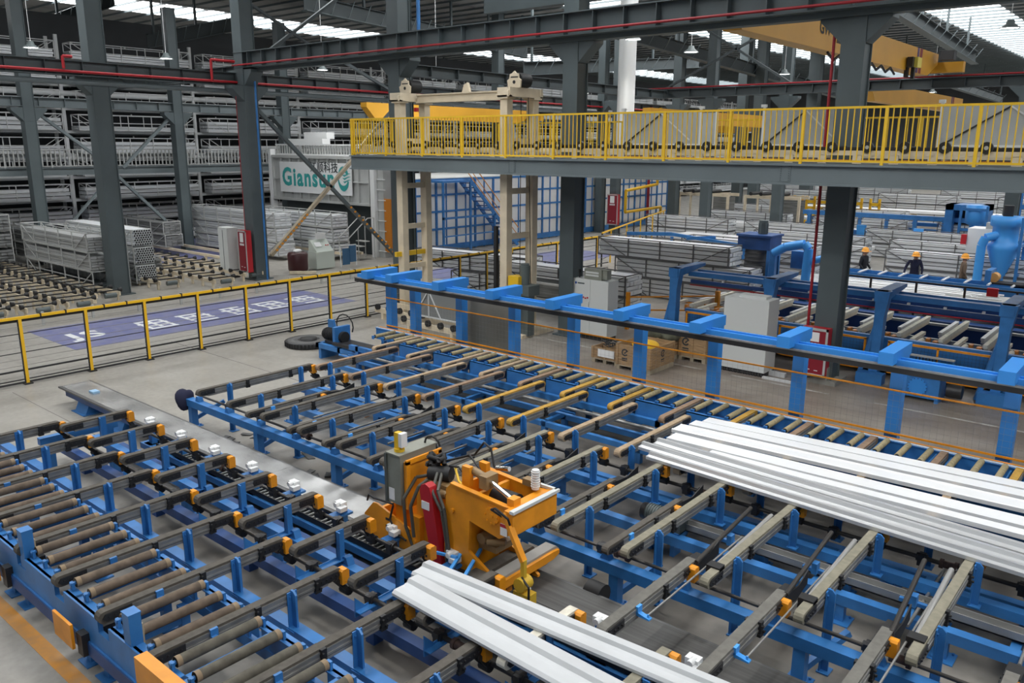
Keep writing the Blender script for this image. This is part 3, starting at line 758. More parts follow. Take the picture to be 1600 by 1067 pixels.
# ------------------------------------------------------------------ aluminium profiles lying on the arms
def profile(x0, x1, ya, yb, w, z, label, sect='channel', group=None, mt=ALUB, sag=0):
    """extruded profile from (x0, ya) to (x1, yb); cross section across y."""
    if sect == 'channel': sec = [(-.5, 0), (.5, 0), (.5, .055), (.42, .062), (.38, .05), (-.38, .05), (-.42, .062), (-.5, .055)]
    elif sect == 'step': sec = [(-.5, 0), (.5, 0), (.5, .05), (.2, .055), (.15, .09), (-.1, .095), (-.15, .05), (-.5, .045)]
    elif sect == 'soft': sec = [(-.5, 0), (.5, 0), (.5, .06), (.42, .085), (.1, .095), (.02, .06), (-.1, .05), (-.42, .055), (-.5, .03)]
    else: sec = [(-.5, 0), (.5, 0), (.5, .06), (-.5, .06)]
    v = []; n = len(sec); st = 8
    for k in range(st+1):
        t = k/st; x = x0+(x1-x0)*t; y = ya+(yb-ya)*t; zz = z-sag*math.sin(PI*t)
        v += [(x, y+a*w, zz+b) for a, b in sec]
    f = []
    for k in range(st):
        for i in range(n): f.append((k*n+i, k*n+(i+1)%n, (k+1)*n+(i+1)%n, (k+1)*n+i))
    f += [tuple(range(n)), tuple(range(st*n, st*n+n))]
    m = M().add(v, f); o = obj('aluminium_profile', m, mt)
    return tag(o, label, 'profile', group)
PG = 'long profiles lying on the cooling table'
FILM = mat('filmed_matt_aluminium', (.56, .575, .59), .5, .15, noise=1, scale=2, dark=.9)
def ylin(x, y0, y1): return y0+(y1-y0)*(x+6)/5.0
specs = [(-5.95, 12.12, 12.5, .26, 'flat bright profile lying farthest back, next to the tan rollers', 'flat', ALUB),
 (-6.05, 11.85, 12.18, .25, 'second bright profile from the tan rollers, tip set back', 'flat', ALUB),
 (-6.15, 11.5, 11.78, .33, 'wide bright profile whose tip reaches out among the far ones', 'channel', ALUB),
 (-6.0, 11.05, 11.2, .30, 'bright profile with dark gap behind, middle of the upper bundle', 'flat', ALUB),
 (-5.2, 10.78, 10.85, .18, 'narrow profile starting further along in the upper bundle', 'flat', ALUB),
 (-6.05, 10.72, 10.42, .28, 'grooved grey profile third from the front of the upper bundle', 'step', ALU),
 (-6.15, 10.42, 10.1, .26, 'grooved grey profile with pointed tip second from the front', 'step', ALU),
 (-5.85, 10.15, 9.86, .22, 'grooved grey profile at the front edge of the upper bundle', 'step', ALU)]
for x0, y0, y1, w, lb, s, mt in specs:
    x1 = 2.2; profile(x0, x1, ylin(x0, y0, y1), ylin(x1, y0, y1), w, .955, lb, s, PG, mt)
profile(-5.98, 1.5, 5.56, 5.98, .30, .955, 'broad matt profile leaning against the puller foot, rear of the near pair', 'soft', 'near pair of matt profiles', FILM)
profile(-5.85, 1.5, 5.22, 4.95, .40, .955, 'broad matt profile at the front of the near pair', 'soft', 'near pair of matt profiles', FILM)

# ------------------------------------------------------------------ overhead blue rail on posts with mesh fence
og_ = thing('overhead_rail', 'bright blue overhead rail on square posts along the far roller table', 'rail', (-17, 13.3, 0))
OX = 17
m = M().box((-16.3+OX, -.12, 2.2), (3+OX, .12, 2.27)).box((-16.3+OX, -.12, 2.27), (3+OX, -.07, 2.30)).box((-16.3+OX, .07, 2.27), (3+OX, .12, 2.30))
obj('blue_channel', m, SKYB if False else mat('rail_blue', (.035, .24, .66), .4), og_)
obj('dark_guide', M().box((-16.35+OX, -.17, 2.10), (3+OX, -.11, 2.2)), BLK2, og_)
obj('guide_lip', M().box((-16.35+OX, -.19, 2.19), (3+OX, -.12, 2.215)), RAILM, og_)
posts = [-15.75, -14.85, -13.25, -11.6, -9.95, -8.3, -6.68, -5.06, -3.44, -1.82, -.2, 1.4]
ps = None
for x in posts:
    if ps is None:
        ps = obj('post', M().box((-.1, .42, 0), (.1, .62, 2.25)), MATS['rail_blue'], og_)
        obj('cantilever', M().box((-.11, -.35, 2.25), (.11, .66, 2.44)), MATS['rail_blue'], ps)
        obj('base_plate', M().box((-.18, .36, 0), (.18, .68, .02)), BLUE, ps); q = ps
    else: q = copy_tree(ps, og_)
    q.location = (x+OX, 0, 0)
mf = thing('mesh_fence', 'fine wire mesh guard with thin orange rails between the blue posts', 'fence', (-16, 13.68, 0))
obj('top_rail', M().box((.2, -.012, 1.66), (17.5, .012, 1.685)), ORG, mf)
obj('bottom_rail', M().box((.2, -.012, .93), (17.5, .012, .96)), ORG, mf)
m = M()
for k in range(172): m.box((.25+k*.1, -.001, .1), (.252+k*.1, .001, 1.66))
for k in range(16): m.box((.25, -.001, .1+k*.1), (17.5, .001, .102+k*.1))
tag(obj('wire_mesh', m, RAILM, mf, fix=False), 'fine grey wire mesh', None, kind='stuff')

# ------------------------------------------------------------------ yellow fence at the end of the hall aisle
yf = thing('yellow_fence', 'long yellow fence with thin dark wires in front of the painted floor banner', 'fence', (-20.5, 0, 0))
obj('top_rail', M().box((-.03, 4, 1.54), (.03, 31, 1.60)), YELD, yf)
obj('inner_rail', M().box((-.05, 4, 1.47), (-.03, 31, 1.53)), BLACK, yf)
pc = None; bs = None
for k in range(18):
    y = 5.25+k*1.46
    if pc is None:
        pc = obj('post', M().box((-.03, -.035, 0), (.03, .035, 1.54)), YELD, yf); obj('dark_edge', M().box((-.035, -.05, .05), (.03, -.035, 1.54)), BLACK, pc)
        obj('foot', M().box((-.09, -.09, 0), (.09, .09, .03)), BLK2, pc); q = pc
    else: q = copy_tree(pc, yf)
    q.location = (0, y, 0)
    if bs is None: bs = obj('joint_clip', M().box((-.04, -.015, 1.53), (.04, .015, 1.62)), BLACK, yf); b = bs
    else: b = bs.copy(); COL.objects.link(b)
    b.location = (0, y+.45, 0)
    b = bs.copy(); COL.objects.link(b); b.location = (0, y-.45, 0)
wm = None
for z, r in ((1.36, .004), (1.2, .009), (1.05, .004), (.88, .004), (.76, .009), (.6, .004), (.45, .004), (.34, .02), (.2, .004), (.12, .012), (.05, .02)):
    obj('wire', M().box((-r, 4, z-r), (r, 31, z+r)), BLK2 if r > .005 else RAILM, yf)
yf2 = thing('yellow_fence', 'far stretch of yellow fence leading toward the fire cabinet', 'fence', (-21.2, 31.5, 0), .33)
obj('top_rail', M().box((-.03, 0, 1.54), (.03, 15, 1.60)), YELD, yf2)
for k in range(10): obj('post', M().box((-.03, -.035+k*1.6, 0), (.03, .035+k*1.6, 1.54)), YELD if k % 2 else BLACK, yf2)
for z in (1.2, .76, .34): obj('wire', M().box((-.009, 0, z), (.009, 15, z+.018)), BLK2, yf2)
# a low white-posted kerb rail in front of the roller conveyors
kr = thing('kerb_rail', 'low pale pipe rail on small posts behind the painted banner', 'rail', (-27.0, 0, 0))
obj('pipe', M().box((-.03, 4, .2), (.03, 45, .25)), CREAMD, kr)
pc = None
for k in range(22):
    if pc is None: pc = obj('stub', M().box((-.03, -.04, 0), (.03, .04, .42)), OFFW, kr)
    else: pc = pc.copy(); COL.objects.link(pc)
    pc.location = (0, 5+k*1.5, 0)

# ------------------------------------------------------------------ raised deck with yellow railing
dk = thing('raised_deck', 'raised steel deck behind the big columns on a deep grey edge beam', 'platform', (-21.7, 17.5, 0))
obj('edge_beam', M().box((0, -.02, 4.74), (26, 0, 5.12)).box((0, -.1, 5.10), (26, .12, 5.14)).box((0, -.1, 4.70), (26, .12, 4.74)), PLATE, dk)
obj('end_beam', M().box((0, 0, 4.74), (.02, 2, 5.12)).box((-.1, 0, 5.10), (.1, 2, 5.14)).box((-.1, 0, 4.7), (.1, 2, 4.74)), PLATE, dk)
obj('floor_plate', M().box((0, 0, 5.13), (26, 6.5, 5.15)), STEEL, dk)
obj('joist', M().box((0, 1.9, 4.74), (26, 2.0, 5.12)), STEELD, dk)
jo = None
for k in range(9):
    if jo is None: jo = obj('cross_joist', M().box((-.06, 0, 4.8), (.06, 6.5, 5.12)), STEELD, dk)
    else: jo = jo.copy(); COL.objects.link(jo)
    jo.location = (1+k*3, 0, 0)
for k in (6.9, 14.6, 22.0):
    sp_ = obj('splice_plate', M().box((k-.12, -.035, 4.76), (k+.12, -.02, 5.1)), PLATE, dk)
    for s in (-.18, .18):
        for j in range(7): obj('bolt', M().cyl((k+s*.5, -.05, 4.79+j*.048), (k+s*.5, -.035, 4.79+j*.048), .009, n=6), STEELD, sp_)
def railing(name, label, p, q, h=1.12, step=.115, ppost=1.65, mt=YEL, t=.02, n_parts=300):
    t_ = thing(name, label, 'railing', p); d = Vector(q)-Vector(p); L = d.length; u = d/L
    obj('handrail', M().bar((0,0,h), d+Vector((0,0,h)), .05, .045), mt, t_)
    obj('toe_rail', M().bar((0,0,.06), d+Vector((0,0,.06)), .03, .04), mt, t_)
    bm_ = M().box((-t/2, -t/2, .06), (t/2, t/2, h)); pm = M().box((-.028, -.028, -.05), (.028, .028, h))
    b = None; pp = None; k = 0; n = int(L/step)
    for i in range(n):
        x = i*step
        if b is None: b = obj('baluster', bm_, mt, t_)
        else: b = b.copy(); COL.objects.link(b)
        b.location = u*x
        k += 1
    for i in range(int(L/ppost)+1):
        if pp is None: pp = obj('post', pm, mt, t_)
        else: pp = pp.copy(); COL.objects.link(pp)
        pp.location = u*min(i*ppost, L)
    return t_
railing('yellow_railing', 'long yellow railing with thin bars on the front edge of the raised deck', (-21.65, 17.5, 5.15), (4, 17.5, 5.15), step=.125)
railing('yellow_railing', 'short dense yellow railing closing the end of the raised deck', (-21.65, 17.6, 5.15), (-21.65, 19.5, 5.15), step=.12)
railing('yellow_railing', 'rear yellow railing along the far edge of the raised deck', (-21.0, 24, 5.15), (4, 24, 5.15), step=.25, t=.025)
# wheel conveyor on the deck
wc = thing('wheel_conveyor', 'cream conveyor with black rubber wheels standing on the raised deck', 'conveyor', (-21, 18.35, 5.15))
m = M().box((0, -.05, .17), (25, .0, .27)).box((0, -.05, .02), (25, .0, .06)).box((0, .0, .2), (25, .3, .22)).box((0, 1.0, .1), (25, 1.06, .22))
obj('side_frame', m, CREAM, wc)
obj('orange_rod', M().cyl((6, .5, .06), (25, .5, .06), .02, n=6), ORGD, wc)
pl = None; wh = None
for k in range(34):
    if pl is None: pl = obj('leg_plate', M().box((-.09, -.05, .0), (.09, -.02, .18)), CREAM, wc)
    else: pl = pl.copy(); COL.objects.link(pl)
    pl.location = (.3+k*.74, 0, 0)
    if wh is None:
        wh = obj('wheel', M().cyl((0, -.09, 0), (0, .0, 0), .115, n=16).cyl((0, .0, 0), (0, 1.0, 0), .03, n=6), BLACK, wc); obj('hub', M().cyl((0, -.1, 0), (0, -.085, 0), .04, n=10), OFFW, wh); q = wh
    else: q = copy_tree(wh, wc)
    q.location = (.5+k*.74, 0, .34)
obj('chain', M().box((0, .05, .26), (25, .12, .34)), BLACK, wc)
for i, (x0, x1, lb) in enumerate([(-13.1, -10.7, 'white sheeted basket on the deck wheels, nearest the bright downpipe'), (-8.95, -6.8, 'white sheeted basket on the deck wheels, meeting the hose-cabinet column'), (-4.85, -2.2, 'white sheeted basket on the deck wheels, cut by the frame edge')]):
    t = thing('sheeted_basket', lb, 'basket', (x0, 20.4, 5.55), group='white sheeted baskets on the deck'); w = x1-x0
    obj('side_sheet', M().box((0, 0, 0), (w, .01, .84)).box((0, .9, 0), (w, .91, .84)), OFFW, t)
    obj('frame', M().box((-.03, -.03, 0), (.03, .03, .9)).box((w-.03, -.03, 0), (w+.03, .03, .9)).box((-.03, -.03, -.05), (w+.03, .95, 0)).box((-.08, -.04, .9), (.05, .04, .97)).box((w-.05, -.04, .9), (w+.08, .04, .97)).box((-.03, .88, 0), (.03, .94, .9)).box((w-.03, .88, 0), (w+.03, .94, .9)), WHITE, t)
    obj('diagonal', M().bar((.1, -.02, .02), (w*.5, -.02, .8), .02, .03), BLK2, t)
    obj('diagonal', M().bar((w*.5, -.02, .8), (w-.3, -.02, .1), .02, .03), ALUM, t)
    obj('support', M().box((.1, 0, -.4), (.2, .9, -.05)).box((w-.2, 0, -.4), (w-.1, .9, -.05)), CREAMD, t)

# ------------------------------------------------------------------ cream lift portal
lp = thing('lift_portal', 'tall cream four-legged lift portal rising through the deck beside two columns', 'lift', (-19.9, 17.95, 0))
lgm = M().box((-.13, -.12, 0), (.13, .12, 6.75)).box((-.2, -.18, 6.75), (.2, .18, 6.8)).box((-.2, -.18, 0), (.2, .18, .05))
lg = None
for (x, y) in ((0, .1), (0, 1.15), (4.4, .1), (4.5, 1.15)):
    if lg is None: lg = obj('leg', lgm, CREAM, lp)
    else: lg = lg.copy(); COL.objects.link(lg)
    lg.location = (x, y, 0)
obj('top_beam', M().box((.3, .55, 6.78), (4.3, .75, 7.0)).box((.3, .5, 6.98), (4.3, .8, 7.02)).box((.3, .5, 6.76), (4.3, .8, 6.8)), CREAM, lp)
for k, x in enumerate((-.12, 4.35)):
    hd = obj('head_frame', M().box((x-.12, -.1, 6.8), (x+.35, .0, 7.05)).box((x-.12, 1.25, 6.8), (x+.35, 1.35, 7.05)).prism([(-.15, 6.8), (1.4, 6.8), (1.4, 6.95), (1.2, 7.05), (.05, 7.05), (-.15, 6.95)], 'x', x+.28, x+.33).box((x-.12, -.1, 6.8), (x+.35, 1.35, 6.84)), CREAM, lp)
    obj('sheave_plate', M().prism([(x-.02, 7.05), (x+.42, 7.05), (x+.44, 7.25), (x+.36, 7.3), (x+.34, 7.42), (x+.26, 7.44), (x+.2, 7.5), (x+.12, 7.44), (x+.04, 7.42), (x+.02, 7.3), (x-.06, 7.25)], 'y', .25, .3), CREAM, lp)
    obj('sheave', M().cyl((x+.22, .34, 7.26), (x+.22, .8, 7.26), .2, n=16), BLACK, lp)
    obj('slot', M().box((x+.08, .24, 7.32), (x+.34, .25, 7.35)).cyl((x+.2, .24, 7.2), (x+.2, .25, 7.2), .05, n=8), BLACK, lp)
obj('top_bracket', M().prism([(2.2, 7.02), (2.5, 7.02), (2.42, 7.3), (2.28, 7.24)], 'y', .6, .7), CREAM, lp)
ru = None
for x in (0, 4.45):
    for z in (1.6, 2.9, 4.2, 5.6):
        if ru is None: ru = obj('rung', M().box((-.06, .2, -.08), (.06, 1.05, .08)), CREAM, lp)
        else: ru = ru.copy(); COL.objects.link(ru)
        ru.location = (x, 0, z)
obj('red_lamp', M().box((.2, .5, 6.5), (.32, .6, 6.62)), RED, lp)
obj('cable', M().cyl((.05, .62, 0), (.05, .62, 6.8), .012, n=5).cyl((4.5, .62, 0), (4.5, .62, 6.8), .012, n=5).cyl((4.9, .7, 0), (4.7, .7, 6.8), .012, n=5), BLACK, lp)
obj('drive_chain', M().box((4.1, -.1, .2), (4.2, .0, 3.2)), BLACK, lp)
obj('foot_frame', M().prism([(4.2, 0), (5.1, 0), (5.0, .3), (4.5, .18), (4.4, .5), (4.3, .5)], 'y', -.15, -.1).box((4.3, -.1, 0), (5.2, 1.4, .1)), CREAM, lp)
obj('yellow_guard', M().box((4.62, -.05, 1.2), (5.0, .3, 1.8)).box((4.6, .3, .4), (4.9, .5, 1.1)), YEL, lp)
obj('lift_motor', M().cyl((5.0, .25, 1.55), (5.0, .25, 2.1), .15, n=14).cyl((5.0, .25, 2.1), (5.0, .25, 2.16), .13, n=12).box((4.7, .0, 1.25), (5.35, .5, 1.55)).box((4.8, .1, .05), (5.25, .4, 1.25)), MOTG, lp)
obj('drum_wheel', M().cyl((4.75, -.12, 1.0), (4.75, .1, 1.0), .27, n=20), BLACK, lp)
obj('white_guard', M().prism([(4.75+.31*math.cos(a), 1.0+.31*math.sin(a)) for a in [PI+.15*i for i in range(22)]]+[(4.75+.28*math.cos(a), 1.0+.28*math.sin(a)) for a in [PI+.15*i for i in range(21, -1, -1)]], 'y', -.14, -.02), WHITE, lp)
obj('yellow_crossbar', M().box((-.05, -.25, 1.95), (.05, 1.3, 2.1)), YEL, lp)

# ------------------------------------------------------------------ bridge cranes
def crane(name, label, x, y0, y1, z, h, w, stripe=True, lettering=False):
    t = thing(name, label, 'crane', (x, y0, z)); L = y1-y0
    obj('girder', M().prism([(0, -h*.3), (L*.04, -h), (L*.93, -h), (L, -h*.45), (L, 0), (0, 0)], 'x', -w/2, w/2), mat('crane_yellow', (.72, .36, .03), .45, noise=1, scale=.5, dark=.85), t)
    obj('end_truck', M().box((-1.0, L, -h*.8), (1.2, L+.35, -h*.35)), MATS['crane_yellow'], t)
    if stripe:
        obj('stripe', M().box((w/2, L*.86, -h), (w/2+.01, L*.875, 0)).box((-w/2-.01, L*.86, -h), (-w/2, L*.875, 0)), REDD, t)
        obj('stripe', M().box((w/2, L*.84, -h), (w/2+.01, L*.853, 0)).box((-w/2-.01, L*.84, -h), (-w/2, L*.853, 0)), mat('purple_paint', (.08, .03, .14), .5), t)
    return t
k1 = crane('bridge_crane', 'large yellow crane girder spanning between the two runway beams', -9.6, 18.9, 37.7, 9.15, .9, .5)
obj('hoist', M().box((.3, 14.4, -.8), (.5, 14.8, -.45)).box((.2, 14.5, -1.15), (.32, 14.7, -.8)).box((.38, 14.7, -1.2), (.5, 14.85, -.8)), BLK2, k1)
obj('hoist_case', M().box((.5, 14.6, -.8), (.62, 15.1, -.45)), mat('pale_yellow', (.75, .62, .1), .5), k1)
obj('control_box', M().box((.5, 18.0, -.3), (1.0, 18.4, .05)), BLK2, k1)
obj('festoon', M().tube([(.45, 6+i*.5, -1.0-.18*(i%2)) for i in range(14)], .04), BLACK, k1)
text('GW', .5, INK, k1, (-.262, 6.2, -.32), (PI/2, 0, -PI/2), 'lettering', .001, .01)
text('GW', .5, INK, k1, (.262, 6.2, -.32), (PI/2, 0, PI/2), 'lettering', .001, .01)
m = M()
for i in range(9): m.box((.25, 7.2+i*.13, -.62), (.262, 7.29+i*.13, -.52))
obj('small_lettering', m, INK, k1)
k2 = crane('bridge_crane', 'further yellow crane girder low beyond the far runway, red stripe at its end', -12.5, 39, 56, 8.3, .8, .5)
k3 = crane('bridge_crane', 'distant yellow crane girder ending above the white sheeted basket', -25.5, 42, 62, 7.6, .8, .5)
k4 = crane('bridge_crane', 'distant yellow crane girder seen through the lift portal', -36, 30, 44, 7.7, .8, .5)
k5 = crane('bridge_crane', 'distant yellow crane girder behind the lift portal legs', -30, 48, 66, 7.3, .8, .5, False)

# ------------------------------------------------------------------ lamps, pipes
lamps = [((-34.9, 13.1, 9), 'high-bay lamp with cone shade over the left profile stacks'), ((-34.7, 18.3, 9), 'high-bay lamp before the two-tier roof braces of the racks'), ((-33.8, 25.7, 9), 'high-bay lamp under the deep runway beam by the crossed braces'),
 ((-33.2, 32.8, 9), 'high-bay lamp behind the first head of the lift portal'), ((-15.7, 24.8, 9), 'bright high-bay lamp on top of the metal downpipe'), ((-16, 29.4, 9), 'high-bay lamp between two crossing roof braces'),
 ((-17.1, 41, 9), 'high-bay lamp beneath the yellow crane girder'), ((-34, 47.9, 9), 'small high-bay lamp just above the deck by the downpipe'), ((-5.4, 29.3, 9), 'dark high-bay lamp before the brightest roof light'),
 ((-11, 70, 9), 'far high-bay lamp below the yellow crane end'), ((-15, 60, 9), 'far high-bay lamp beyond the railing above the baskets')]
lamp0 = None
for p, lb in lamps:
    if lamp0 is None:
        lamp0 = thing('high_bay_lamp', lb, 'lamp', p)
        obj('shade', M().lathe((0, 0, 0), [(.05, .2), (.1, .19), (.13, .08), (.27, -.02), (.28, -.05)], 18), MOTG, lamp0)
        obj('diffuser', M().cyl((0, 0, -.03), (0, 0, -.015), .25, n=18), LAMPM, lamp0)
        obj('cord', M().cyl((0, 0, .2), (0, 0, 4.95), .01, n=5), ALUM, lamp0)
        lt = bpy.data.lights.new('lamp_light', 'SPOT'); lt.energy = LAMP_W; lt.color = (1, .98, .94); lt.shadow_soft_size = .22; lt.spot_size = 2.6; lt.spot_blend = .6
        lo = bpy.data.objects.new('lamp_light', lt); COL.objects.link(lo); lo.parent = lamp0; lo.location = (0, 0, -.07)
    else: dup(lamp0, p, lb)
for i, p in enumerate([(-16, 7, 9), (-16, 13, 9.3), (-6, 7, 9), (-6, 13, 9), (-6, 19, 9), (3, 6, 9), (3, 12, 9)]):
    dup(lamp0, p, '%s high-bay lamp of the rows hanging over the cooling table' % ORD[i])
def pipe(name, label, pts, r, mt, cat='pipe', n=8):
    p0 = Vector(pts[0]); m = M().tube([Vector(p)-p0 for p in pts], r, n)
    o = obj(name, m, mt); o.location = p0; return tag(o, label, cat)
pipe('downpipe', 'bright metal downpipe rising from the white sheeted basket', [(-17.3, 27, 5.2), (-17.3, 27, 14.0)], .33, ALUM)
pipe('blue_pipe', 'thin blue pipe clipped to the side of the column with the hose cabinet', [(-29.45, 19.1, 0), (-29.45, 19.1, 8.3)], .04, BLUE)
pipe('blue_pipe', 'thin blue pipe above the runway beam near the open deck end', [(-20.2, 19.2, 9), (-20.2, 19.2, 13.8)], .06, BLUE)
pipe('blue_pipe', 'thin blue pipe beside the column under the yellow crane', [(-19.32, 46, 0), (-19.32, 46, 12.8)], .06, BLUE)
pipe('red_pipe', 'thin red sprinkler pipe dropping beside the thick column to the ground', [(-6.95, 19.25, 1.0), (-6.95, 19.25, 8.2)], .035, PIPER)
pipe('red_pipe', 'thin red pipe against the column by the profile stacks', [(-29.9, 18.5, 1.5), (-29.9, 18.5, 7.6)], .015, PIPER)
pipe('sprinkler_branch', 'short red branch rising from the left runway beam pipe', [(-30, 12.2, 7.9), (-30, 12.2, 8.3), (-30, 12.5, 8.3)], .05, RED)
pipe('sprinkler_branch', 'red branch pipe stepping up at the column corner', [(-30, 17.6, 7.8), (-30, 17.6, 8.6), (-30, 18.6, 8.6)], .05, RED)
pipe('gas_pipe', 'yellow gas pipe with a rectangular loop on the blue framed wall', [(-29.6, 51.2, .3), (-29.6, 51.2, 1.3), (-29.6, 46.6, 1.2), (-29.6, 46.6, 2.6), (-29.6, 50.6, 2.9), (-29.6, 50.6, 5), (-29.6, 50.6, 8)], .1, YELD)
pipe('rust_pipe', 'dark red riser pipe next to the yellow gas pipe', [(-29.7, 49.6, .3), (-29.7, 49.6, 8)], .1, REDD)

# ------------------------------------------------------------------ hose cabinets on columns
def hose_cabinet(loc, w, h, label, face='y', rz=0, glass=True):
    t = thing('hose_cabinet', label, 'cabinet', loc, rz)
    obj('body', M().box((-w/2, 0, 0), (w/2, .24, h)), RED, t)
    fr = M().box((-w/2, -.02, 0), (-w/2+.05, 0, h)).box((w/2-.05, -.02, 0), (w/2, 0, h)).box((-w/2, -.02, 0), (w/2, 0, .05)).box((-w/2, -.02, h-.06), (w/2, 0, h))
    obj('door_frame', fr, OFFW, t)
    obj('door_panel', M().box((-w/2+.05, -.012, .05), (w/2-.05, -.004, h-.06)), REDD if glass else RED, t)
    obj('notice', M().box((-w*.22, -.016, h*.72), (w*.18, -.012, h-.1)), PAPER, t)
    m = M()
    for i in range(4): m.box((-w*.24+i*w*.125, -.018, h*.64), (-w*.24+i*w*.125+w*.085, -.014, h*.69))
    obj('lettering', m, PAPER, t)
    obj('lettering', M().box((-w*.22, -.018, h*.12), (-w*.08, -.014, h*.135)).box((w*.08, -.018, h*.11), (w*.22, -.014, h*.125)), PAPER, t)
    return t
hose_cabinet((-6.62, 18.85, .22), .62, 1.15, 'red hose cabinet with grey frame and white notice on the nearest column foot')
hose_cabinet((-29.95, 18.35, .35), .62, 1.7, 'narrow red hose cabinet with white frame on the column by the blue pipe', glass=True)
hose_cabinet((-28.85, 43.9, .6), .8, 1.9, 'small red fire cabinet in front of the blue framed wall')
ec = thing('electric_cabinet', 'tall plain pale cabinet standing behind the column with the blue pipe', 'cabinet', (-31.5, 18.2, 0))
obj('body', M().box((0, 0, .1), (.7, .5, 2.1)), GREYP, ec); obj('plinth', M().box((.02, .02, 0), (.68, .48, .1)), BLK2, ec); obj('door_edge', M().box((.34, -.01, .2), (.36, 0, 2.0)), STEEL, ec)

# ------------------------------------------------------------------ cabinets, crates, tank on the aisle
w1 = thing('control_cabinet', 'tall grey twin-door control cabinet with air conditioner on top', 'cabinet', (-13.85, 19.15, 0))
obj('plinth', M().box((.02, .02, 0), (1.2, .5, .12)), BLACK, w1)
obj('door', M().box((0, 0, .12), (.60, .02, 1.75)), GREYP, w1); obj('door', M().box((.61, 0, .12), (1.22, .02, 1.75)), GREYP, w1)
obj('body', M().box((0, .02, .12), (1.22, .52, 1.75)), GREYP, w1)
obj('handle', M().box((.55, -.03, .9), (.57, 0, 1.1)), ALUM, w1)
obj('cooling_unit', M().box((.35, .05, 1.75), (.95, .35, 2.05)).box((.95, .1, 1.78), (1.1, .32, 2.05)), GREYB, w1)
obj('cooling_grille', M().box((.4, .04, 1.85), (.85, .05, 1.9)).box((.4, .04, 1.93), (.85, .05, 1.98)), GREYP, w1)
obj('beacon', M().cyl((.12, .15, 1.75), (.12, .15, 2.0), .02, n=8).cyl((.12, .15, 1.9), (.12, .15, 2.0), .035, n=8), BLACK, w1)
m = M()
for i in range(5): m.cyl((.24+i*.07, -.02, 1.22-.02*(i%2)), (.24+i*.07, .0, 1.22-.02*(i%2)), .025, n=8)
obj('button', m, RED, w1)
obj('logo', M().cyl((.1, -.003, 1.62), (.1, 0, 1.62), .035, n=12), mat('print_blue', (.03, .08, .3), .5), w1)
text('■■■■', .07, STEEL, w1, (.28, -.004, 1.62), (PI/2, 0, 0), 'lettering', .001) if False else obj('lettering', M().box((.16, -.003, 1.60), (.4, 0, 1.64)), STEEL, w1)
w2 = thing('control_cabinet', 'big blank pale grey cabinet on a dark slatted base', 'cabinet', (-8.85, 18.65, 0))
obj('body', M().box((0, 0, .1), (1.15, .62, 1.88)), GREYP, w2)
obj('roof_vent', M().box((.3, .15, 1.88), (1.0, .5, 1.95)), GREYP, w2)
m = M()
for i in range(15): m.box((.02+i*.075, -.01, .0), (.06+i*.075, .03, .1))
obj('slatted_base', M().box((0, .02, 0), (1.15, .6, .1)), BLACK, w2); obj('base_slat', m, BLK2, w2)
obj('cable_duct', M().box((1.15, .3, 0), (1.55, .42, .1)).box((1.15, -.1, .0), (1.9, .0, .05)), ALUM, w2)

def crate(label, loc, w, d, h, rz=0, lid=True, logo=('y',), n=4, pallet=True):
    t = thing('wooden_crate', label, 'crate', loc, rz); z0 = .12 if pallet else 0
    q = None
    for k in range(n):
        a = k*(h-z0)/n+z0; b = a+(h-z0)/n-.008
        pm = M().box((0, 0, a), (w, .02, b)).box((0, d-.02, a), (w, d, b)).box((0, .02, a), (.02, d-.02, b)).box((w-.02, .02, a), (w, d-.02, b))
        obj('plank', pm, WOOD, t)
    m = M()
    for x in (0, w/2-.03, w-.06): m.box((x, -.02, z0), (x+.06, 0, h)).box((x, d, z0), (x+.06, d+.02, h))
    for y in (0, d-.06): m.box((w, y, z0), (w+.02, y+.06, h)).box((-.02, y, z0), (0, y+.06, h))
    obj('batten', m, WOOD, t)
    if lid: obj('lid', M().box((-.02, -.02, h), (w+.02, d+.02, h+.02)), WOOD, t)
    else: obj('bottom', M().box((.02, .02, z0), (w-.02, d-.02, z0+.03)), CREAMD, t)
    if pallet: obj('pallet', M().box((0, 0, .09), (w, d, .12)).box((.0, 0, 0), (.1, d, .09)).box((w/2-.05, 0, 0), (w/2+.05, d, .09)).box((w-.1, 0, 0), (w, d, .09)), CREAMD, t)
    def mark(m, f):
        r = .11; pts = []
        for i in range(16):
            a = .35+i*(2*PI-.9)/15; pts.append((r*math.cos(a), r*math.sin(a)))
        for i in range(15, -1, -1):
            a = .35+i*(2*PI-.9)/15; pts.append((r*.62*math.cos(a), r*.62*math.sin(a)))
        n0 = 16
        for i in range(15):
            m.add([f(*pts[i]), f(*pts[i+1]), f(*pts[30-i]), f(*pts[31-i])], [(0,1,2,3)])
        m.add([f(-.03, -.02), f(.06, .06), f(.07, .03), (f(0, -.05))], [(0,1,2,3)])
        m.add([f(-.09, -.16), f(.09, -.16), f(.09, -.2), f(-.09, -.2)], [(0,1,2,3)])
        m.add([f(-.09, -.23), f(.09, -.23), f(.09, -.25), f(-.09, -.25)], [(0,1,2,3)])
        return m
    hh = (h+z0)/2+.06; s = min(1, (h-z0)/.62)
    if 'y' in logo: obj('printed_mark', mark(M(), lambda a, b: (w*.25+a*s, -.004, hh+b*s)), INK, t, fix=False)
    if 'x' in logo: obj('printed_mark', mark(M(), lambda a, b: (w+.004, d*.5+a*s, hh+b*s)), INK, t, fix=False)
    return t
crate('long wooden crate with open top and yellow wrap inside, nearest the mesh', (-10.9, 17.0, 0), 1.0, 1.15, .66, 0, False, ('y', 'x'))
crate('wooden crate with lid standing next to the big blank cabinet', (-10.15, 18.85, 0), .78, .8, .78, 0, True, ('y', 'x'))
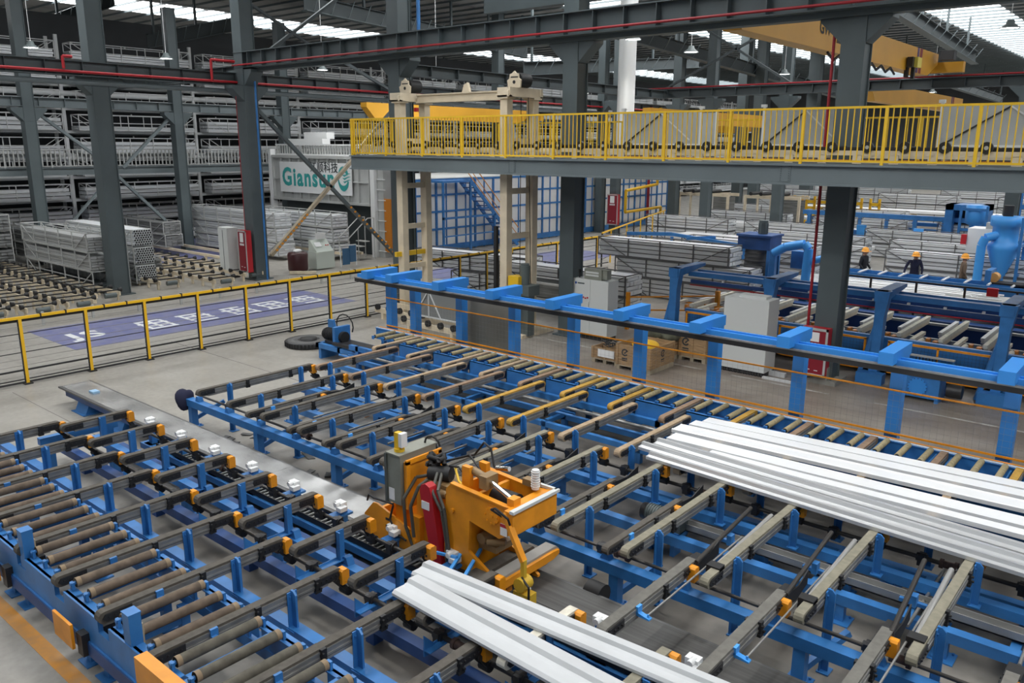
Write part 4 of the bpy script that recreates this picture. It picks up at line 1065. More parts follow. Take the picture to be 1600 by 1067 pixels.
crate('wooden crate under the olive canvas sacks', (-11.2, 18.4, 0), 1.0, .8, .5, 0, True, ())
cs = crate('pale small crate on a pallet full of cables', (-11.75, 17.15, 0), .8, .5, .42, 0, False, ())
obj('white_sheet', M().box((.2, -.025, .18), (.7, -.02, .38)), PAPER, cs)
m = M()
rnd = random.Random(3)
for k in range(6):
    cx, cy = rnd.uniform(.2, .6), rnd.uniform(.15, .4); pts = [(cx+.14*math.cos(a), cy+.1*math.sin(a), .44+.03*k+.03*math.sin(2*a)) for a in [i*.6 for i in range(11)]]; m.tube(pts, .013, 5)
tag(obj('cable_coil', m, BLACK), 'tangle of black cable heaped in the pale small crate', 'cable').location = (-11.75, 17.15, 0)
def lump(name, label, cat, c, r, mt, seed=1, parent=None):
    import bmesh
    bm = bmesh.new(); bmesh.ops.create_icosphere(bm, subdivisions=3, radius=1); rnd = random.Random(seed)
    ks = [(rnd.uniform(2, 5), rnd.uniform(2, 5), rnd.uniform(0, 6)) for _ in range(4)]
    for v in bm.verts:
        k = 1+sum(.06*math.sin(a*v.co.x+b*v.co.y+ph+a*v.co.z) for a, b, ph in ks)
        v.co = Vector((v.co.x*r[0]*k, v.co.y*r[1]*k, max(-.6, v.co.z)*r[2]*k))
    me = bpy.data.meshes.new(name); bm.to_mesh(me); bm.free(); me.materials.append(mt)
    for p in me.polygons: p.use_smooth = True
    o = bpy.data.objects.new(name, me); COL.objects.link(o); o.location = c
    if parent: o.parent = parent; return o
    return tag(o, label, cat)
lump('canvas_sack', 'olive canvas sack slumped on the crate, larger one', 'sack', (-10.85, 18.75, .66), (.42, .34, .24), CANVAS, 1)
lump('canvas_sack', 'olive canvas sack slumped on the crate next to the lidded crate', 'sack', (-10.35, 18.75, .62), (.25, .3, .2), CANVAS, 2)
lump('plastic_wrap', 'crumpled yellow wrap inside the long open crate', 'wrap', (-10.45, 17.7, .5), (.36, .3, .2), YELD, 5)
ht = thing('hydraulic_tank', 'blue hydraulic tank with round bolted cover behind the mesh fence', 'tank', (-4.8, 19.15, 0))
obj('tank_body', M().box((0, 0, .08), (.88, .6, .56)).box((-.03, -.03, .56), (.91, .63, .59)).box((0, .02, 0), (.08, .58, .08)).box((.8, .02, 0), (.88, .58, .08)), BLUE, ht)
obj('cover', M().cyl((.44, -.02, .32), (.44, 0, .32), .2, n=24), MATS['rail_blue'], ht)
m = M()
for i in range(16): m.cyl((.44+.19*math.cos(i*PI/8), -.035, .32+.19*math.sin(i*PI/8)), (.44+.19*math.cos(i*PI/8), -.02, .32+.19*math.sin(i*PI/8)), .012, n=6)
obj('cover_bolt', m, NAVY, ht)
obj('pump_motor', M().cyl((.1, .3, .72), (.62, .3, .72), .12, n=12).cyl((1.0, .2, .3), (1.3, .2, .3), .15, n=14), BLK2, ht)
obj('small_motor', M().cyl((.95, .3, .25), (1.15, .3, .25), .12, n=12), NAVY, ht)
obj('hose', M().tube([(.7+.18*math.cos(a), .3, .6+.2*math.sin(a)) for a in [i*.35 for i in range(10)]]+[(.5, .3, .6)], .02), OFFW, ht)
obj('gauge', M().cyl((-.02, .2, .4), (-.02, .2, .2), .02, n=6), ALUM, ht)

# ------------------------------------------------------------------ the puller
pu = thing('profile_puller', 'big orange profile puller with grey electric box riding the steel track', 'machine', (-6.5, 6.5, 0))
def P(n, m, mt, par=pu, shift=True):
    if shift: m.v = [(a+6.5, b-6.5, c) for a, b, c in m.v]
    return obj(n, m, mt, par)
cpl = [(-6.52, .43), (-6.46, 1.5), (-6.36, 1.6), (-6.0, 1.58), (-5.42, 1.55), (-5.34, 1.44), (-5.38, 1.26), (-5.62, 1.12), (-6.08, 1.2), (-6.1, .80), (-5.72, .60), (-5.5, .46), (-5.5, .43)]
P('front_plate', M().prism(cpl, 'y', 6.44, 6.48), ORG)
P('rear_plate', M().prism(cpl, 'y', 7.02, 7.06), ORG)
P('back_web', M().box((-6.5, 6.48, .43), (-6.12, 7.02, .8)).prism([(-6.12, .8), (-6.08, 1.2), (-5.62, 1.12), (-5.62, 1.14), (-6.1, 1.23), (-6.14, .8)], 'y', 6.48, 7.02).box((-6.5, 6.48, .43), (-6.46, 7.02, 1.45)), ORG)
P('head_box', M().box((-5.42, 6.3, 1.3), (-5.3, 7.1, 1.58)).box((-5.6, 6.48, 1.2), (-5.42, 7.02, 1.24)).box((-6.0, 6.48, 1.3), (-5.95, 7.02, 1.56)), ORG)
P('head_trim', M().box((-5.33, 6.28, 1.575), (-5.27, 7.12, 1.61)).box((-5.6, 7.08, 1.575), (-5.3, 7.12, 1.61)), GREYP)
P('top_flange', M().bar((-6.36, 6.44, 1.6), (-5.42, 6.44, 1.55), .07, .02).bar((-6.36, 7.05, 1.6), (-5.42, 7.05, 1.55), .07, .02).box((-5.5, 6.4, 1.55), (-5.33, 7.1, 1.57)), ORG)
P('round_cover', M().cyl((-5.72, 6.42, 1.38), (-5.72, 6.44, 1.38), .11, n=20).cyl((-5.72, 6.41, 1.38), (-5.72, 6.42, 1.38), .03, n=8), ORG)
m = M()
for i in range(8): m.cyl((-5.72+.09*math.cos(i*PI/4), 6.405, 1.38+.09*math.sin(i*PI/4)), (-5.72+.09*math.cos(i*PI/4), 6.42, 1.38+.09*math.sin(i*PI/4)), .012, n=6)
m.cyl((-6.35, 6.41, 1.25), (-6.35, 6.44, 1.25), .03, n=8)
P('cover_bolt', m, ORG)
P('warning_label', M().box((-5.47, 6.29, 1.28), (-5.37, 6.295, 1.42)), PAPER)
P('warning_label', M().box((-5.47, 6.288, 1.38), (-5.37, 6.289, 1.42)), RED)
P('cylinder_rod', M().cyl((-5.95, 6.6, 1.72), (-5.45, 6.5, 1.62), .028, n=10).cyl((-6.1, 6.95, 1.7), (-5.9, 6.95, 1.74), .03, n=10), mat('chrome', (.7, .7, .7), .12, 1))
P('cylinder_barrel', M().cyl((-6.2, 6.64, 1.74), (-5.92, 6.6, 1.71), .05, n=12).box((-5.98, 6.5, 1.62), (-5.86, 6.7, 1.78)).box((-5.7, 6.95, 1.6), (-5.5, 7.05, 1.68)), mat('bronze_block', (.25, .16, .07), .45))
P('clevis', M().box((-6.3, 6.55, 1.56), (-6.18, 6.62, 1.8)).box((-5.5, 6.44, 1.56), (-5.4, 6.56, 1.66)).box((-6.3, 6.85, 1.56), (-6.18, 6.92, 1.76)), ORG)
m = M().cyl((-5.5, 6.95, 1.6), (-5.5, 6.95, 1.84), .045, n=10)
for k in range(7): m.cyl((-5.5, 6.95, 1.63+k*.03), (-5.5, 6.95, 1.64+k*.03), .055, n=10)
P('grease_cup', m, WHITE)
P('dark_drum', M().cyl((-5.95, 6.75, 1.45), (-5.6, 6.75, 1.45), .12, n=14), BLACK)
P('swing_arm', M().bar((-5.42, 6.30, 1.56), (-5.12, 6.28, 1.08), .07, .05), ORG)
P('hook_unit', M().bar((-5.12, 6.28, 1.1), (-5.12, 6.28, .7), .05, .05).box((-5.22, 6.22, .58), (-5.0, 6.36, .72)).cyl((-5.12, 6.2, .82), (-5.12, 6.36, .82), .08, n=12), mat('dull_yellow', (.6, .38, .03), .5))
P('body_box', M().prism([(-7.1, .43), (-7.05, 1.3), (-6.6, 1.3), (-6.5, .43)], 'y', 6.52, 7.0), ORG)
P('red_guard', M().prism([(-6.66, .45), (-6.48, .45), (-6.66, 1.38), (-6.69, 1.46), (-6.76, 1.49), (-6.83, 1.46), (-6.86, 1.38)], 'y', 6.38, 6.5), RED)
P('guard_label', M().box((-6.82, 6.37, 1.16), (-6.69, 6.38, 1.26)), PAPER)
P('left_side_plate', M().prism([(-8.0, .43), (-7.98, .72), (-7.8, .92), (-7.72, .93), (-7.1, .76), (-7.0, .62), (-7.0, .43)], 'y', 6.42, 6.45).prism([(-8.0, .43), (-7.98, .72), (-7.8, .92), (-7.72, .93), (-7.1, .76), (-7.0, .62), (-7.0, .43)], 'y', 7.0, 7.03).box((-8.0, 6.45, .43), (-7.95, 7.0, .7)).box((-7.9, 6.45, .43), (-7.1, 7.0, .5)), ORG)
P('slot_mark', M().box((-7.55, 6.412, .66), (-7.48, 6.42, .69)).box((-7.55, 6.412, .76), (-7.48, 6.42, .79)), BLK2)
P('upright', M().box((-7.5, 6.55, .45), (-7.3, 6.65, 1.05)).box((-7.1, 6.45, .4), (-6.95, 6.52, .95)), ORG)
P('electric_box', M().box((-7.52, 6.45, 1.02), (-7.28, 7.08, 1.68)).box((-7.53, 6.43, 1.68), (-7.27, 7.1, 1.70)), GREYB)
P('box_door', M().box((-7.56, 6.43, 1.0), (-7.52, 7.06, 1.68)), mat('dark_box_edge', (.09, .1, .09), .5))
P('orange_panel', M().box((-7.27, 6.5, .98), (-7.22, 7.08, 1.6)).box((-7.22, 6.48, .98), (-7.19, 6.54, 1.62)).box((-7.22, 7.04, .98), (-7.19, 7.1, 1.62)).box((-7.22, 6.48, 1.58), (-7.19, 7.1, 1.64)), ORG)
P('box_label', M().box((-7.5, 6.444, 1.06), (-7.4, 6.45, 1.22)), PAPER)
P('yellow_sensor', M().box((-7.46, 6.52, 1.74), (-7.36, 6.6, 1.95)).cyl((-7.41, 6.56, 1.7), (-7.41, 6.56, 1.74), .07, n=10), YEL)
P('white_sensor', M().box((-7.36, 6.5, 1.78), (-7.3, 6.6, 1.96)), WHITE)
hp = [[(-7.2, 6.95, 1.72+.1*math.sin(a)) if False else (-7.38+.14*(1-math.cos(a)), 6.98, 1.7+.12*math.sin(a)) for a in [i*.5 for i in range(7)]],
 [(-6.95, 6.75, 1.45), (-7.15, 6.6, 1.4), (-7.2, 6.42, 1.15), (-7.15, 6.4, .8), (-7.05, 6.42, .55)],
 [(-6.9, 6.75, 1.5), (-7.0, 6.5, 1.35), (-7.05, 6.4, 1.1), (-7.0, 6.4, .7)],
 [(-6.85, 6.7, 1.55), (-6.68, 6.42, 1.4), (-6.5, 6.40, 1.2), (-6.42, 6.4, .8), (-6.42, 6.4, .45)],
 [(-6.8, 6.72, 1.55), (-6.6, 6.44, 1.42), (-6.46, 6.4, 1.25), (-6.38, 6.4, .7)],
 [(-6.9, 6.9, 1.6), (-6.6, 7.1, 1.7), (-6.35, 7.0, 1.95), (-6.15, 6.9, 1.95), (-6.05, 6.85, 1.75)],
 [(-6.9, 6.85, 1.6), (-6.55, 6.95, 1.75), (-6.25, 6.8, 1.7), (-6.15, 6.7, 1.72)],
 [(-6.75, 6.8, 1.6), (-6.5, 6.7, 1.68), (-6.3, 6.65, 1.62)],
 [(-5.45, 6.3, 1.5), (-5.52, 6.2, 1.6), (-5.42, 6.15, 1.66), (-5.3, 6.22, 1.55), (-5.32, 6.28, 1.45)],
 [(-5.12, 6.25, .9), (-4.98, 6.2, .85), (-4.98, 6.2, .65), (-5.1, 6.3, .55)],
 [(-7.4, 6.42, 1.0), (-7.45, 6.4, .8), (-7.3, 6.38, .65), (-7.15, 6.4, .6)],
 [(-7.95, 6.45, .9), (-7.9, 6.44, 1.0), (-7.8, 6.44, .98), (-7.4, 6.42, 1.02)]]
for i, h in enumerate(hp): P('hose', M().tube(h, .022 if i in (1, 2, 3, 4) else .014, 6), mat('hose_grey', (.07, .07, .06), .5) if i in (1, 2, 3, 4) else BLACK)
P('hose_bundle', M().tube([(-6.95+.12*math.cos(i*1.3), 6.78+.1*math.sin(i*2.1), 1.5+.1*math.sin(i*1.7)+.1) for i in range(14)], .03, 6).cyl((-6.98, 6.68, 1.48), (-6.7, 6.78, 1.5), .1, n=10), BLACK)
P('mid_machinery', M().box((-7.0, 6.6, 1.3), (-6.6, 6.95, 1.42)).cyl((-6.9, 6.55, 1.34), (-6.55, 6.55, 1.34), .05, n=8), MATS['bronze_block'])
P('yellow_hose', M().tube([(-6.6, 6.75, 1.62), (-6.4, 6.6, 1.56), (-6.28, 6.55, 1.55)], .016, 6), YEL)
bl = M().prism([(6.02+.0, .55), (7.4, .55), (7.46, .6), (7.46, .64), (7.4, .69), (6.02, .69), (5.96, .64), (5.96, .6)], 'x', -5.68, -5.52)
P('belt', bl, mat('worn_pale_belt', (.28, .27, .25), .7))
P('belt', M().prism([(6.12, .5), (7.3, .5), (7.36, .56), (7.3, .63), (6.12, .63), (6.06, .56)], 'x', -5.98, -5.80), BELTD)
P('belt_frame', M().prism([(6.1, .56), (7.3, .56), (7.42, .6), (7.42, .65), (7.3, .66), (6.1, .66), (6.02, .61)], 'x', -5.52, -5.48).box((-5.75, 6.15, .4), (-5.65, 7.4, .52)), ORG)
P('lower_cross', M().box((-6.1, 6.5, .43), (-5.55, 6.6, .5)), ORGD)
P('blue_ladder_frame', M().bar((-6.30, 6.62, .74), (-6.12, 6.14, .66), .04, .03).bar((-6.10, 6.66, .74), (-5.9, 6.16, .66), .04, .03).bar((-6.16, 6.14, .66), (-5.8, 6.16, .66), .05, .04).bar((-6.5, 6.3, .7), (-6.2, 6.35, .72), .03, .03), SKYB)
P('black_pan', M().box((-6.3, 6.1, .5), (-5.9, 6.4, .56)).cyl((-5.85, 6.15, .5), (-5.85, 6.3, .5), .09, n=12), BLACK)
P('inner_machinery', M().cyl((-6.0, 6.55, .95), (-6.0, 6.95, .95), .07, n=10).box((-6.08, 6.6, .8), (-5.8, 6.9, .88)).cyl((-5.85, 6.5, .98), (-5.65, 6.6, 1.0), .04, n=8), MATS['bronze_block'])
lf = thing('blue_chock', 'blue folded steel foot behind the puller near the long blue beam', 'bracket', (-4.95, 7.05, 0))
obj('plate', M().prism([(0, 0), (.5, 0), (.4, .12), (.1, .12)], 'y', 0, .02).box((0, 0, 0), (.5, .35, .02)).box((.2, .1, .02), (.26, .3, .3)), BLUE, lf)
obj('wheel', M().cyl((.0, .25, .35), (.22, .25, .35), .14, n=16), BLACK, lf)
gl = tag(obj('cloth_rag', M(), NAVYC), 'x', 'cloth'); bpy.data.objects.remove(gl)
lump('navy_cloth', 'dark navy jacket hung over the end of the long blue beam', 'cloth', (-15.05, 7.7, .5), (.14, .2, .26), NAVYC, 4)
tc = tag(obj('tin_can', M().cyl((-9.0, 8.25, 0), (-9.0, 8.25, .24), .1, n=14), mat('rusty_tin', (.07, .025, .02), .6)), 'small dark rusty drum standing behind the long blue beam', 'can')
rnd = random.Random(11)
sl0 = None
for k in range(44):
    x = rnd.uniform(-14, -8.6); y = rnd.uniform(7.24, 7.62) if k % 4 else rnd.uniform(7.9, 8.5); s_ = rnd.uniform(.16, .42)
    o = obj('steel_scrap', M().add([(0, 0, .0), (s_, .05, .02), (s_*.9, .16, .03), (s_*.1, .12, .0), (0, 0, .012), (s_, .05, .032), (s_*.9, .16, .042), (s_*.1, .12, .012)], [(0,1,2,3),(4,5,6,7),(0,1,5,4),(1,2,6,5),(2,3,7,6),(3,0,4,7)]), mat('dull_scrap', (.09, .09, .09), .5, .5)); o.location = (x, y, .0); o.rotation_euler = (0, 0, rnd.uniform(0, 6))
    tag(o, 'dull steel offcut scattered on the ground along the long blue beam', 'scrap', 'steel offcuts on the ground')

# ------------------------------------------------------------------ baskets of profiles
def basket(label, L, w, h, fill=.9, layers=5, group=None, frame_m=OFFW, prof=ALUS, hexa=False, knob=False, flat=False, nlong=3, ends=True):
    """basket lying along local x from 0 to -L, depth along +y."""
    t = thing('profile_basket', label, 'basket', (0,0,0), group=group)
    r = .018; m = M()
    for y in (0, w):
        for z in (.02, h): m.bar((0, y, z), (-L, y, z), r*2)
        m.bar((0, y, h*.5), (-L, y, h*.5), r*1.4) if not hexa else None
        n = max(3, int(L/1.1))
        for k in range(n+1): m.bar((-L*k/n, y, 0), (-L*k/n, y, h), r*2)
        m.bar((-.05, y, h*.95), (-L/n*.9, y, .05), r*1.5)
        m.bar((-L+.05, y, h*.95), (-L+L/n*.9, y, .05), r*1.5)
    for x in (0, -L):
        for z in (.02, h): m.bar((x, 0, z), (x, w, z), r*2)
    n = max(3, int(L/1.1))
    for k in range(n+1): m.bar((-L*k/n, 0, .02), (-L*k/n, w, .02), r*2)
    obj('frame', m, frame_m, t)
    if knob:
        m = M()
        for k in (1, 3, 5):
            x = -L*k/6; m.cyl((x, -.02, h), (x, -.02, h+.12), .04, n=6).prism([(x-.12, -.03), (x+.12, -.03), (x, .12)], 'y', -.03, -.01)
        obj('knob_post', m, frame_m, t)
    if fill <= 0: return t
    fh = h*fill
    if hexa:
        m = M(); mb2 = M(); rr = .056; nx = int((w-.08)/(rr*1.76)); nz = int((fh-.04)/(rr*1.55))
        for j in range(nz):
            for i in range(nx):
                y = .06+rr+i*rr*1.76+(j % 2)*rr*.88; z = .06+rr+j*rr*1.54
                hx = [(math.cos(PI/6+k*PI/3), math.sin(PI/6+k*PI/3)) for k in range(6)]
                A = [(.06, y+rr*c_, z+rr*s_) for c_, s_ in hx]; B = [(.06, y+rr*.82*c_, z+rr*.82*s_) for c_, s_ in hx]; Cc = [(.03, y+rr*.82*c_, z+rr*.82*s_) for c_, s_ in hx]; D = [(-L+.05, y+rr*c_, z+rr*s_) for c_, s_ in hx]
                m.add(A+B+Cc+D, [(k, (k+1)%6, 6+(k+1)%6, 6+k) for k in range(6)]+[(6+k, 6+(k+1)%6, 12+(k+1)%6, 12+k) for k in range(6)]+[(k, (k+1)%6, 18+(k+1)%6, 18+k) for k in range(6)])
                mb2.add(Cc, [(0,1,2,3,4,5)])  # black disc stands in for the shade inside each tube
        tag(obj('hollow_profile', m, ALUX, t, fix=False), 'hexagonal hollow tubes packed like a honeycomb', None, kind='stuff')
        tag(obj('tube_shade', mb2, BLACK, t, fix=False), 'black discs painted as the shade inside the tubes', None, kind='stuff')
        return t
    lh = (fh-.04)/layers; gp = .80 if layers <= 4 else .86
    a = None
    for j in range(layers):
        nw = nlong
        for i in range(nw):
            y0 = .03+(w-.06)*i/nw; y1 = .03+(w-.06)*(i+1)/nw-.012
            pm = M().box((.05, y0, .04), (-L+.05, y1, .04+lh*gp))
            if a is None: a = obj('profile', pm, prof, t); b = a
            else: b = a.copy(); COL.objects.link(b); 
            if i: b.location = (0, (w-.06)*i/nw, j*lh)
            else: b.location = (0, 0, j*lh)
            b.location.x = .04*math.sin(i*7+j*3)
    return t
ALUD = mat('dull_stacked_profile', (.33, .34, .34), .45, .5, noise=1, scale=3, dark=.55, stretch=(.3, 1, 6))
def put(root, x, y, z, rz=0): root.location = (x, y, z); root.rotation_euler = (0, 0, rz); return root
STK = mat('grey_stacked_profile', (.45, .46, .46), .42, .4)
pa = put(basket('steel basket of flat profiles on top of the stack nearest the yellow fence', 6.2, .78, .68, .8, 5, prof=STK), -31.4, 12.85, 1.55)
pb = dup(pa, (-31.3, 12.85, .85), 'middle basket of the stack nearest the yellow fence, thin flat profiles')
put(basket('bottom basket of the stack nearest the yellow fence, almost empty tray', 6.2, .8, .68, .25, 1, prof=STEELD, nlong=2), -31.2, 12.85, .15)
put(basket('empty open basket frame beside the flat profile stack', 5.6, .78, .68, 0), -31.9, 13.75, 1.42)
ph = put(basket('top basket of honeycomb tube ends behind the thick column', 6.0, .78, .68, .98, hexa=True), -31.9, 14.75, 1.5)
dup(ph, (-31.85, 14.75, .8), 'middle basket of honeycomb tube ends behind the thick column')
dup(ph, (-31.8, 14.75, .1), 'bottom basket of honeycomb tube ends behind the thick column')
pc_ = put(basket('far basket of grey profiles raised on a stack, dark slotted end', 6.5, .9, .6, .9, 6, prof=ALUD), -39.5, 19.9, 1.07)
dup(pc_, (-39.4, 19.9, .44), 'lower far basket of grey profiles with dark slotted end')
put(basket('low tray of loose dark profiles on the cream floor conveyor', 6, .8, .4, .8, 3, prof=ALUD), -34.2, 16.2, .35)
pd = put(basket('wide basket of pale profiles on top of the stack behind the plain cabinet', 7.6, .95, .68, .92, 5, prof=ALUX), -34, 22.6, 1.6)
dup(pd, (-33.9, 22.6, .9), 'middle wide basket of pale profiles behind the plain cabinet')
dup(pd, (-33.8, 22.6, .2), 'bottom wide basket of pale profiles behind the plain cabinet')
pe = put(basket('basket with square tube ends on top of the stack under the sign machine', 6.5, .95, .68, .92, 4, prof=ALUX, nlong=5), -32.2, 24.6, 1.55)
dup(pe, (-32.15, 24.6, .85), 'middle basket with square tube ends under the sign machine')
dup(pe, (-32.1, 24.6, .15), 'bottom basket with square tube ends under the sign machine')
n_ = 0
for (x, y) in ((-38.6, 10.9), (-40.5, 12.6), (-39.5, 8.8), (-39.2, 14.2)):
    for z in (.3, 1.0, 1.7):
        n_ += 1
        if n_ in (9, 12): continue
        lb = '%s basket of dull profiles in the crowded stacks behind the fence-side stack' % ORD[n_]
        q = put(basket(lb, 5.6, .8, .68, .85, 4, prof=ALUD, group='crowded basket stacks'), x, y, z) if n_ == 1 else dup(q0, (x, y, z), lb, group='crowded basket stacks')
        if n_ == 1: q0 = q
dup(pa, (-31.9, 13.75, .72), 'basket of flat profiles under the empty frame beside the flat profile stack')
dup(pa, (-31.9, 13.75, .02), 'lowest basket of flat profiles under the empty frame beside the flat profile stack')
# cream floor conveyors with black wheels
def floor_conveyor(label, L, na):
    t = thing('floor_conveyor', label, 'conveyor', (0,0,0), group='cream floor conveyors with black wheels')
    obj('side_frame', M().box((0, -.02, .2), (-L, .02, .34)), CREAM, t); obj('side_frame', M().box((0, .78, .2), (-L, .82, .34)), CREAM, t)
    lg = None; ax = None
    for k in range(na):
        x = -.2-k*(L-.4)/(na-1)
        if lg is None:
            lg = obj('leg', M().box((-.05, -.03, 0), (.05, .03, .26)).box((-.05, .77, 0), (.05, .83, .26)).box((-.12, -.03, .24), (.12, .03, .36)), CREAM, t)
            ax = obj('axle', M().cyl((0, -.08, .38), (0, .9, .38), .025, n=6), BLACK, t)
            obj('wheel', M().cyl((0, -.14, .38), (0, -.03, .38), .09, .06, n=10), BLACK, ax); obj('wheel', M().cyl((0, .83, .38), (0, .94, .38), .06, .09, n=10), BLACK, ax)
            a = ax
        else:
            lg = lg.copy(); COL.objects.link(lg); a = copy_tree(ax, t)
        lg.location = (x, 0, 0); a.location = (x, 0, 0)
    obj('motor', M().cyl((-.1, .3, .22), (-.1, .7, .22), .09, n=10), MOTG, t)
    return t
fc = put(floor_conveyor('cream floor conveyor with black wheels, closest to the frame corner', 12, 16), -28.3, 5.6, 0)
for i, (x, y) in enumerate(((-28.2, 6.9), (-28.4, 8.2), (-28.2, 9.5), (-28.3, 10.8), (-29.2, 12.1), (-30.2, 14.9), (-29.0, 16.5), (-29.6, 18.2))):
    dup(fc, (x, y, 0), '%s cream floor conveyor with black wheels counted from the closest one' % ORD[i+1])
cr = thing('cream_floor_rail', 'low cream rails on short legs beyond the blue painted floor patch', 'rail', (-44, 20, 0))
obj('rail', M().box((0, 1.2, .3), (9.5, 1.3, .42)).box((0, 0, .3), (10, .1, .42)).box((2, 5.4, .3), (13, 5.5, .42)).box((2, 4.6, .3), (13.5, 4.7, .42)), CREAM, cr)
obj('leg', M().box((1, 1.2, 0), (1.1, 1.3, .3)).box((8, 1.2, 0), (8.1, 1.3, .3)).box((1, 0, 0), (1.1, .1, .3)).box((8, 0, 0), (8.1, .1, .3)).box((5, 5.4, 0), (5.1, 5.5, .3)).box((12, 5.4, 0), (12.1, 5.5, .3)), CREAM, cr)

# ------------------------------------------------------------------ tall storage racks
sr = thing('storage_rack', 'huge white storage rack filled with stacked baskets of long profiles', 'rack', (-46, 10, 0))
LV = [.25+1.17*k for k in range(9)]
sb_ = None
for i, z in enumerate(LV):
    if sb_ is None: sb_ = obj('shelf_beam', M().box((-.02, 0, -.14), (.04, 100, 0)).box((-1.1, 0, -.12), (-1.05, 100, 0)).box((-1.05, 0, -.02), (0, 100, 0)), WHITE, sr)
    else: sb_ = sb_.copy(); COL.objects.link(sb_)
    sb_.location = (0, 0, z)
obj('heavy_tube', M().cyl((.15, 0, 4.7), (.15, 100, 4.7), .11, n=8).cyl((.12, 0, 7.95), (.12, 100, 7.95), .14, n=8), WHITE, sr)
up = None
for k in range(14):
    if up is None: up = obj('upright', M().box((.05, -.08, 0), (.17, .08, 10.8)).box((-1.15, -.08, 0), (-1.05, .08, 10.8)), WHITE, sr)
    else: up = up.copy(); COL.objects.link(up)
    up.location = (0, 1.2+k*7.2, 0)
obj('back_panel', M().box((-1.6, 0, 0), (-1.5, 100, 12)), DARKW, sr)
def rack_basket(lb, fill, mtp):
    return basket(lb, 6.4, .9, .8, fill, 3, 'baskets in the storage rack', WHITE, mtp, knob=True, nlong=2)
R0 = [rack_basket('', .5, ALUX), rack_basket('', .8, ALUX), rack_basket('', .3, ALUX)]
used = [False]*3; rnd = random.Random(5)
for k in range(12):
    for i, z in enumerate(LV):
        v = rnd.choice([0, 0, 1, 1, 2]); y = 11.6+k*7.2
        lb = 'profile basket on the %s shelf from the ground, %s bay along the storage rack' % (ORD[i], ORD[k])
        if not used[v]: R0[v]['label'] = lb; put(R0[v], -46.05, y, z, -PI/2); R0[v].rotation_euler = (0, 0, -PI/2); used[v] = True; q = R0[v]
        else: q = dup(R0[v], (-46.05, y, z), lb, rz=-PI/2)
# walkway with pale railing
ww = thing('walkway', 'narrow raised walkway on a grey beam in front of the storage racks', 'walkway', (-42, 8, 0))
obj('edge_beam', M().box((0, 0, 4.02), (.05, 26, 4.3)).box((-.1, 0, 4.3), (.15, 26, 4.34)).box((-.1, 0, 3.98), (.15, 26, 4.02)), PLATE, ww)
obj('floor_plate', M().box((-1.2, 0, 4.3), (0, 26, 4.34)), PLATE, ww)
railing('pale_railing', 'pale railing with close upright bars along the raised walkway', (-41.9, 8, 4.34), (-41.9, 34, 4.34), h=.82, step=.2, ppost=2, mt=OFFW, t=.05)

# ------------------------------------------------------------------ machine with sign panel
gm = thing('furnace_door_machine', 'large pale lifting door of a furnace with a teal lettered sign panel', 'machine', (-40, 26.7, 0))
def G(n, m, mt): m.v = [(a+40, b-26.7, c) for a, b, c in m.v]; return obj(n, m, mt, gm)
G('door_panel', M().box((-39.9, 26.75, 2.55), (-31.75, 27.1, 4.85)), OFFW)
m = M().box((-39.9, 26.6, 2.5), (-31.7, 26.75, 2.62)).box((-39.9, 26.6, 4.75), (-31.7, 26.75, 4.9))
for k in range(11): m.box((-39.9+k*.81, 26.62, 2.62), (-39.84+k*.81, 26.75, 4.75))
m.box((-39.9, 26.64, 3.6), (-31.75, 26.75, 3.66))
G('rib', m, OFFW)
G('top_gallery', M().box((-39.6, 26.7, 4.9), (-31.6, 26.8, 4.98)).box((-39.6, 26.7, 5.4), (-31.6, 26.8, 5.48)), WHITE)
m = M()
for k in range(36): m.box((-39.5+k*.22, 26.72, 4.98), (-39.42+k*.22, 26.76, 5.4))
G('gallery_bar', m, OFFW)
G('top_box', M().box((-38.9, 27, 5.48), (-35.8, 27.5, 5.75)).box((-38.2, 27.6, 5.75), (-36.2, 28.1, 6.1)), WHITE)
G('dark_opening', M().box((-39.5, 27.2, 0), (-31.8, 27.3, 2.6)), STEELD)
G('post', M().box((-31.65, 26.6, 0), (-31.35, 26.9, 5.2)).box((-40.2, 26.6, 0), (-39.95, 26.9, 5.2)), WHITE)
G('side_wall', M().box((-31.3, 26.8, 0), (-30.9, 27.4, 2.6)).box((-31.3, 26.8, 2.6), (-30.9, 27.4, 4.6)), OFFW)
m = M()
for k in range(9): m.box((-31.35, 26.76, .3+k*.5), (-30.75, 26.8, .34+k*.5))
G('ladder_rung', m, WHITE)
G('orange_panel', M().box((-30.88, 26.8, .3), (-30.4, 26.9, 2.9)), ORGD)
G('sign_board', M().box((-39.1, 26.56, 2.95), (-33.0, 26.6, 4.55)), WHITE)
text('Giansun', 1.3, TEAL, gm, (-36.62+40, -.15, 3.72), (PI/2, 0, 0), 'sign_lettering', .005, .04, .93)
text('江顺科技', .58, INK, gm, (-35.2+40, -.15, 4.28), (PI/2, 0, 0), 'sign_lettering', .004, .004, 1.0)
m = M(); cx, cz, r = -33.62, 3.78, .62
pts = []
for i in range(25):
    a = .5+i*(2*PI-.75)/24; pts.append((cx+r*.72*math.cos(a), cz+r*math.sin(a)))
for i in range(24, -1, -1):
    a = .5+i*(2*PI-.75)/24; pts.append((cx+.1*math.cos(a)+r*.4*math.cos(a), cz+r*.55*math.sin(a)))
for i in range(24):
    A = [pts[i], pts[i+1], pts[48-i], pts[49-i]]
    m.add([(a, 26.54, b) for a, b in A], [(0,1,2,3)])
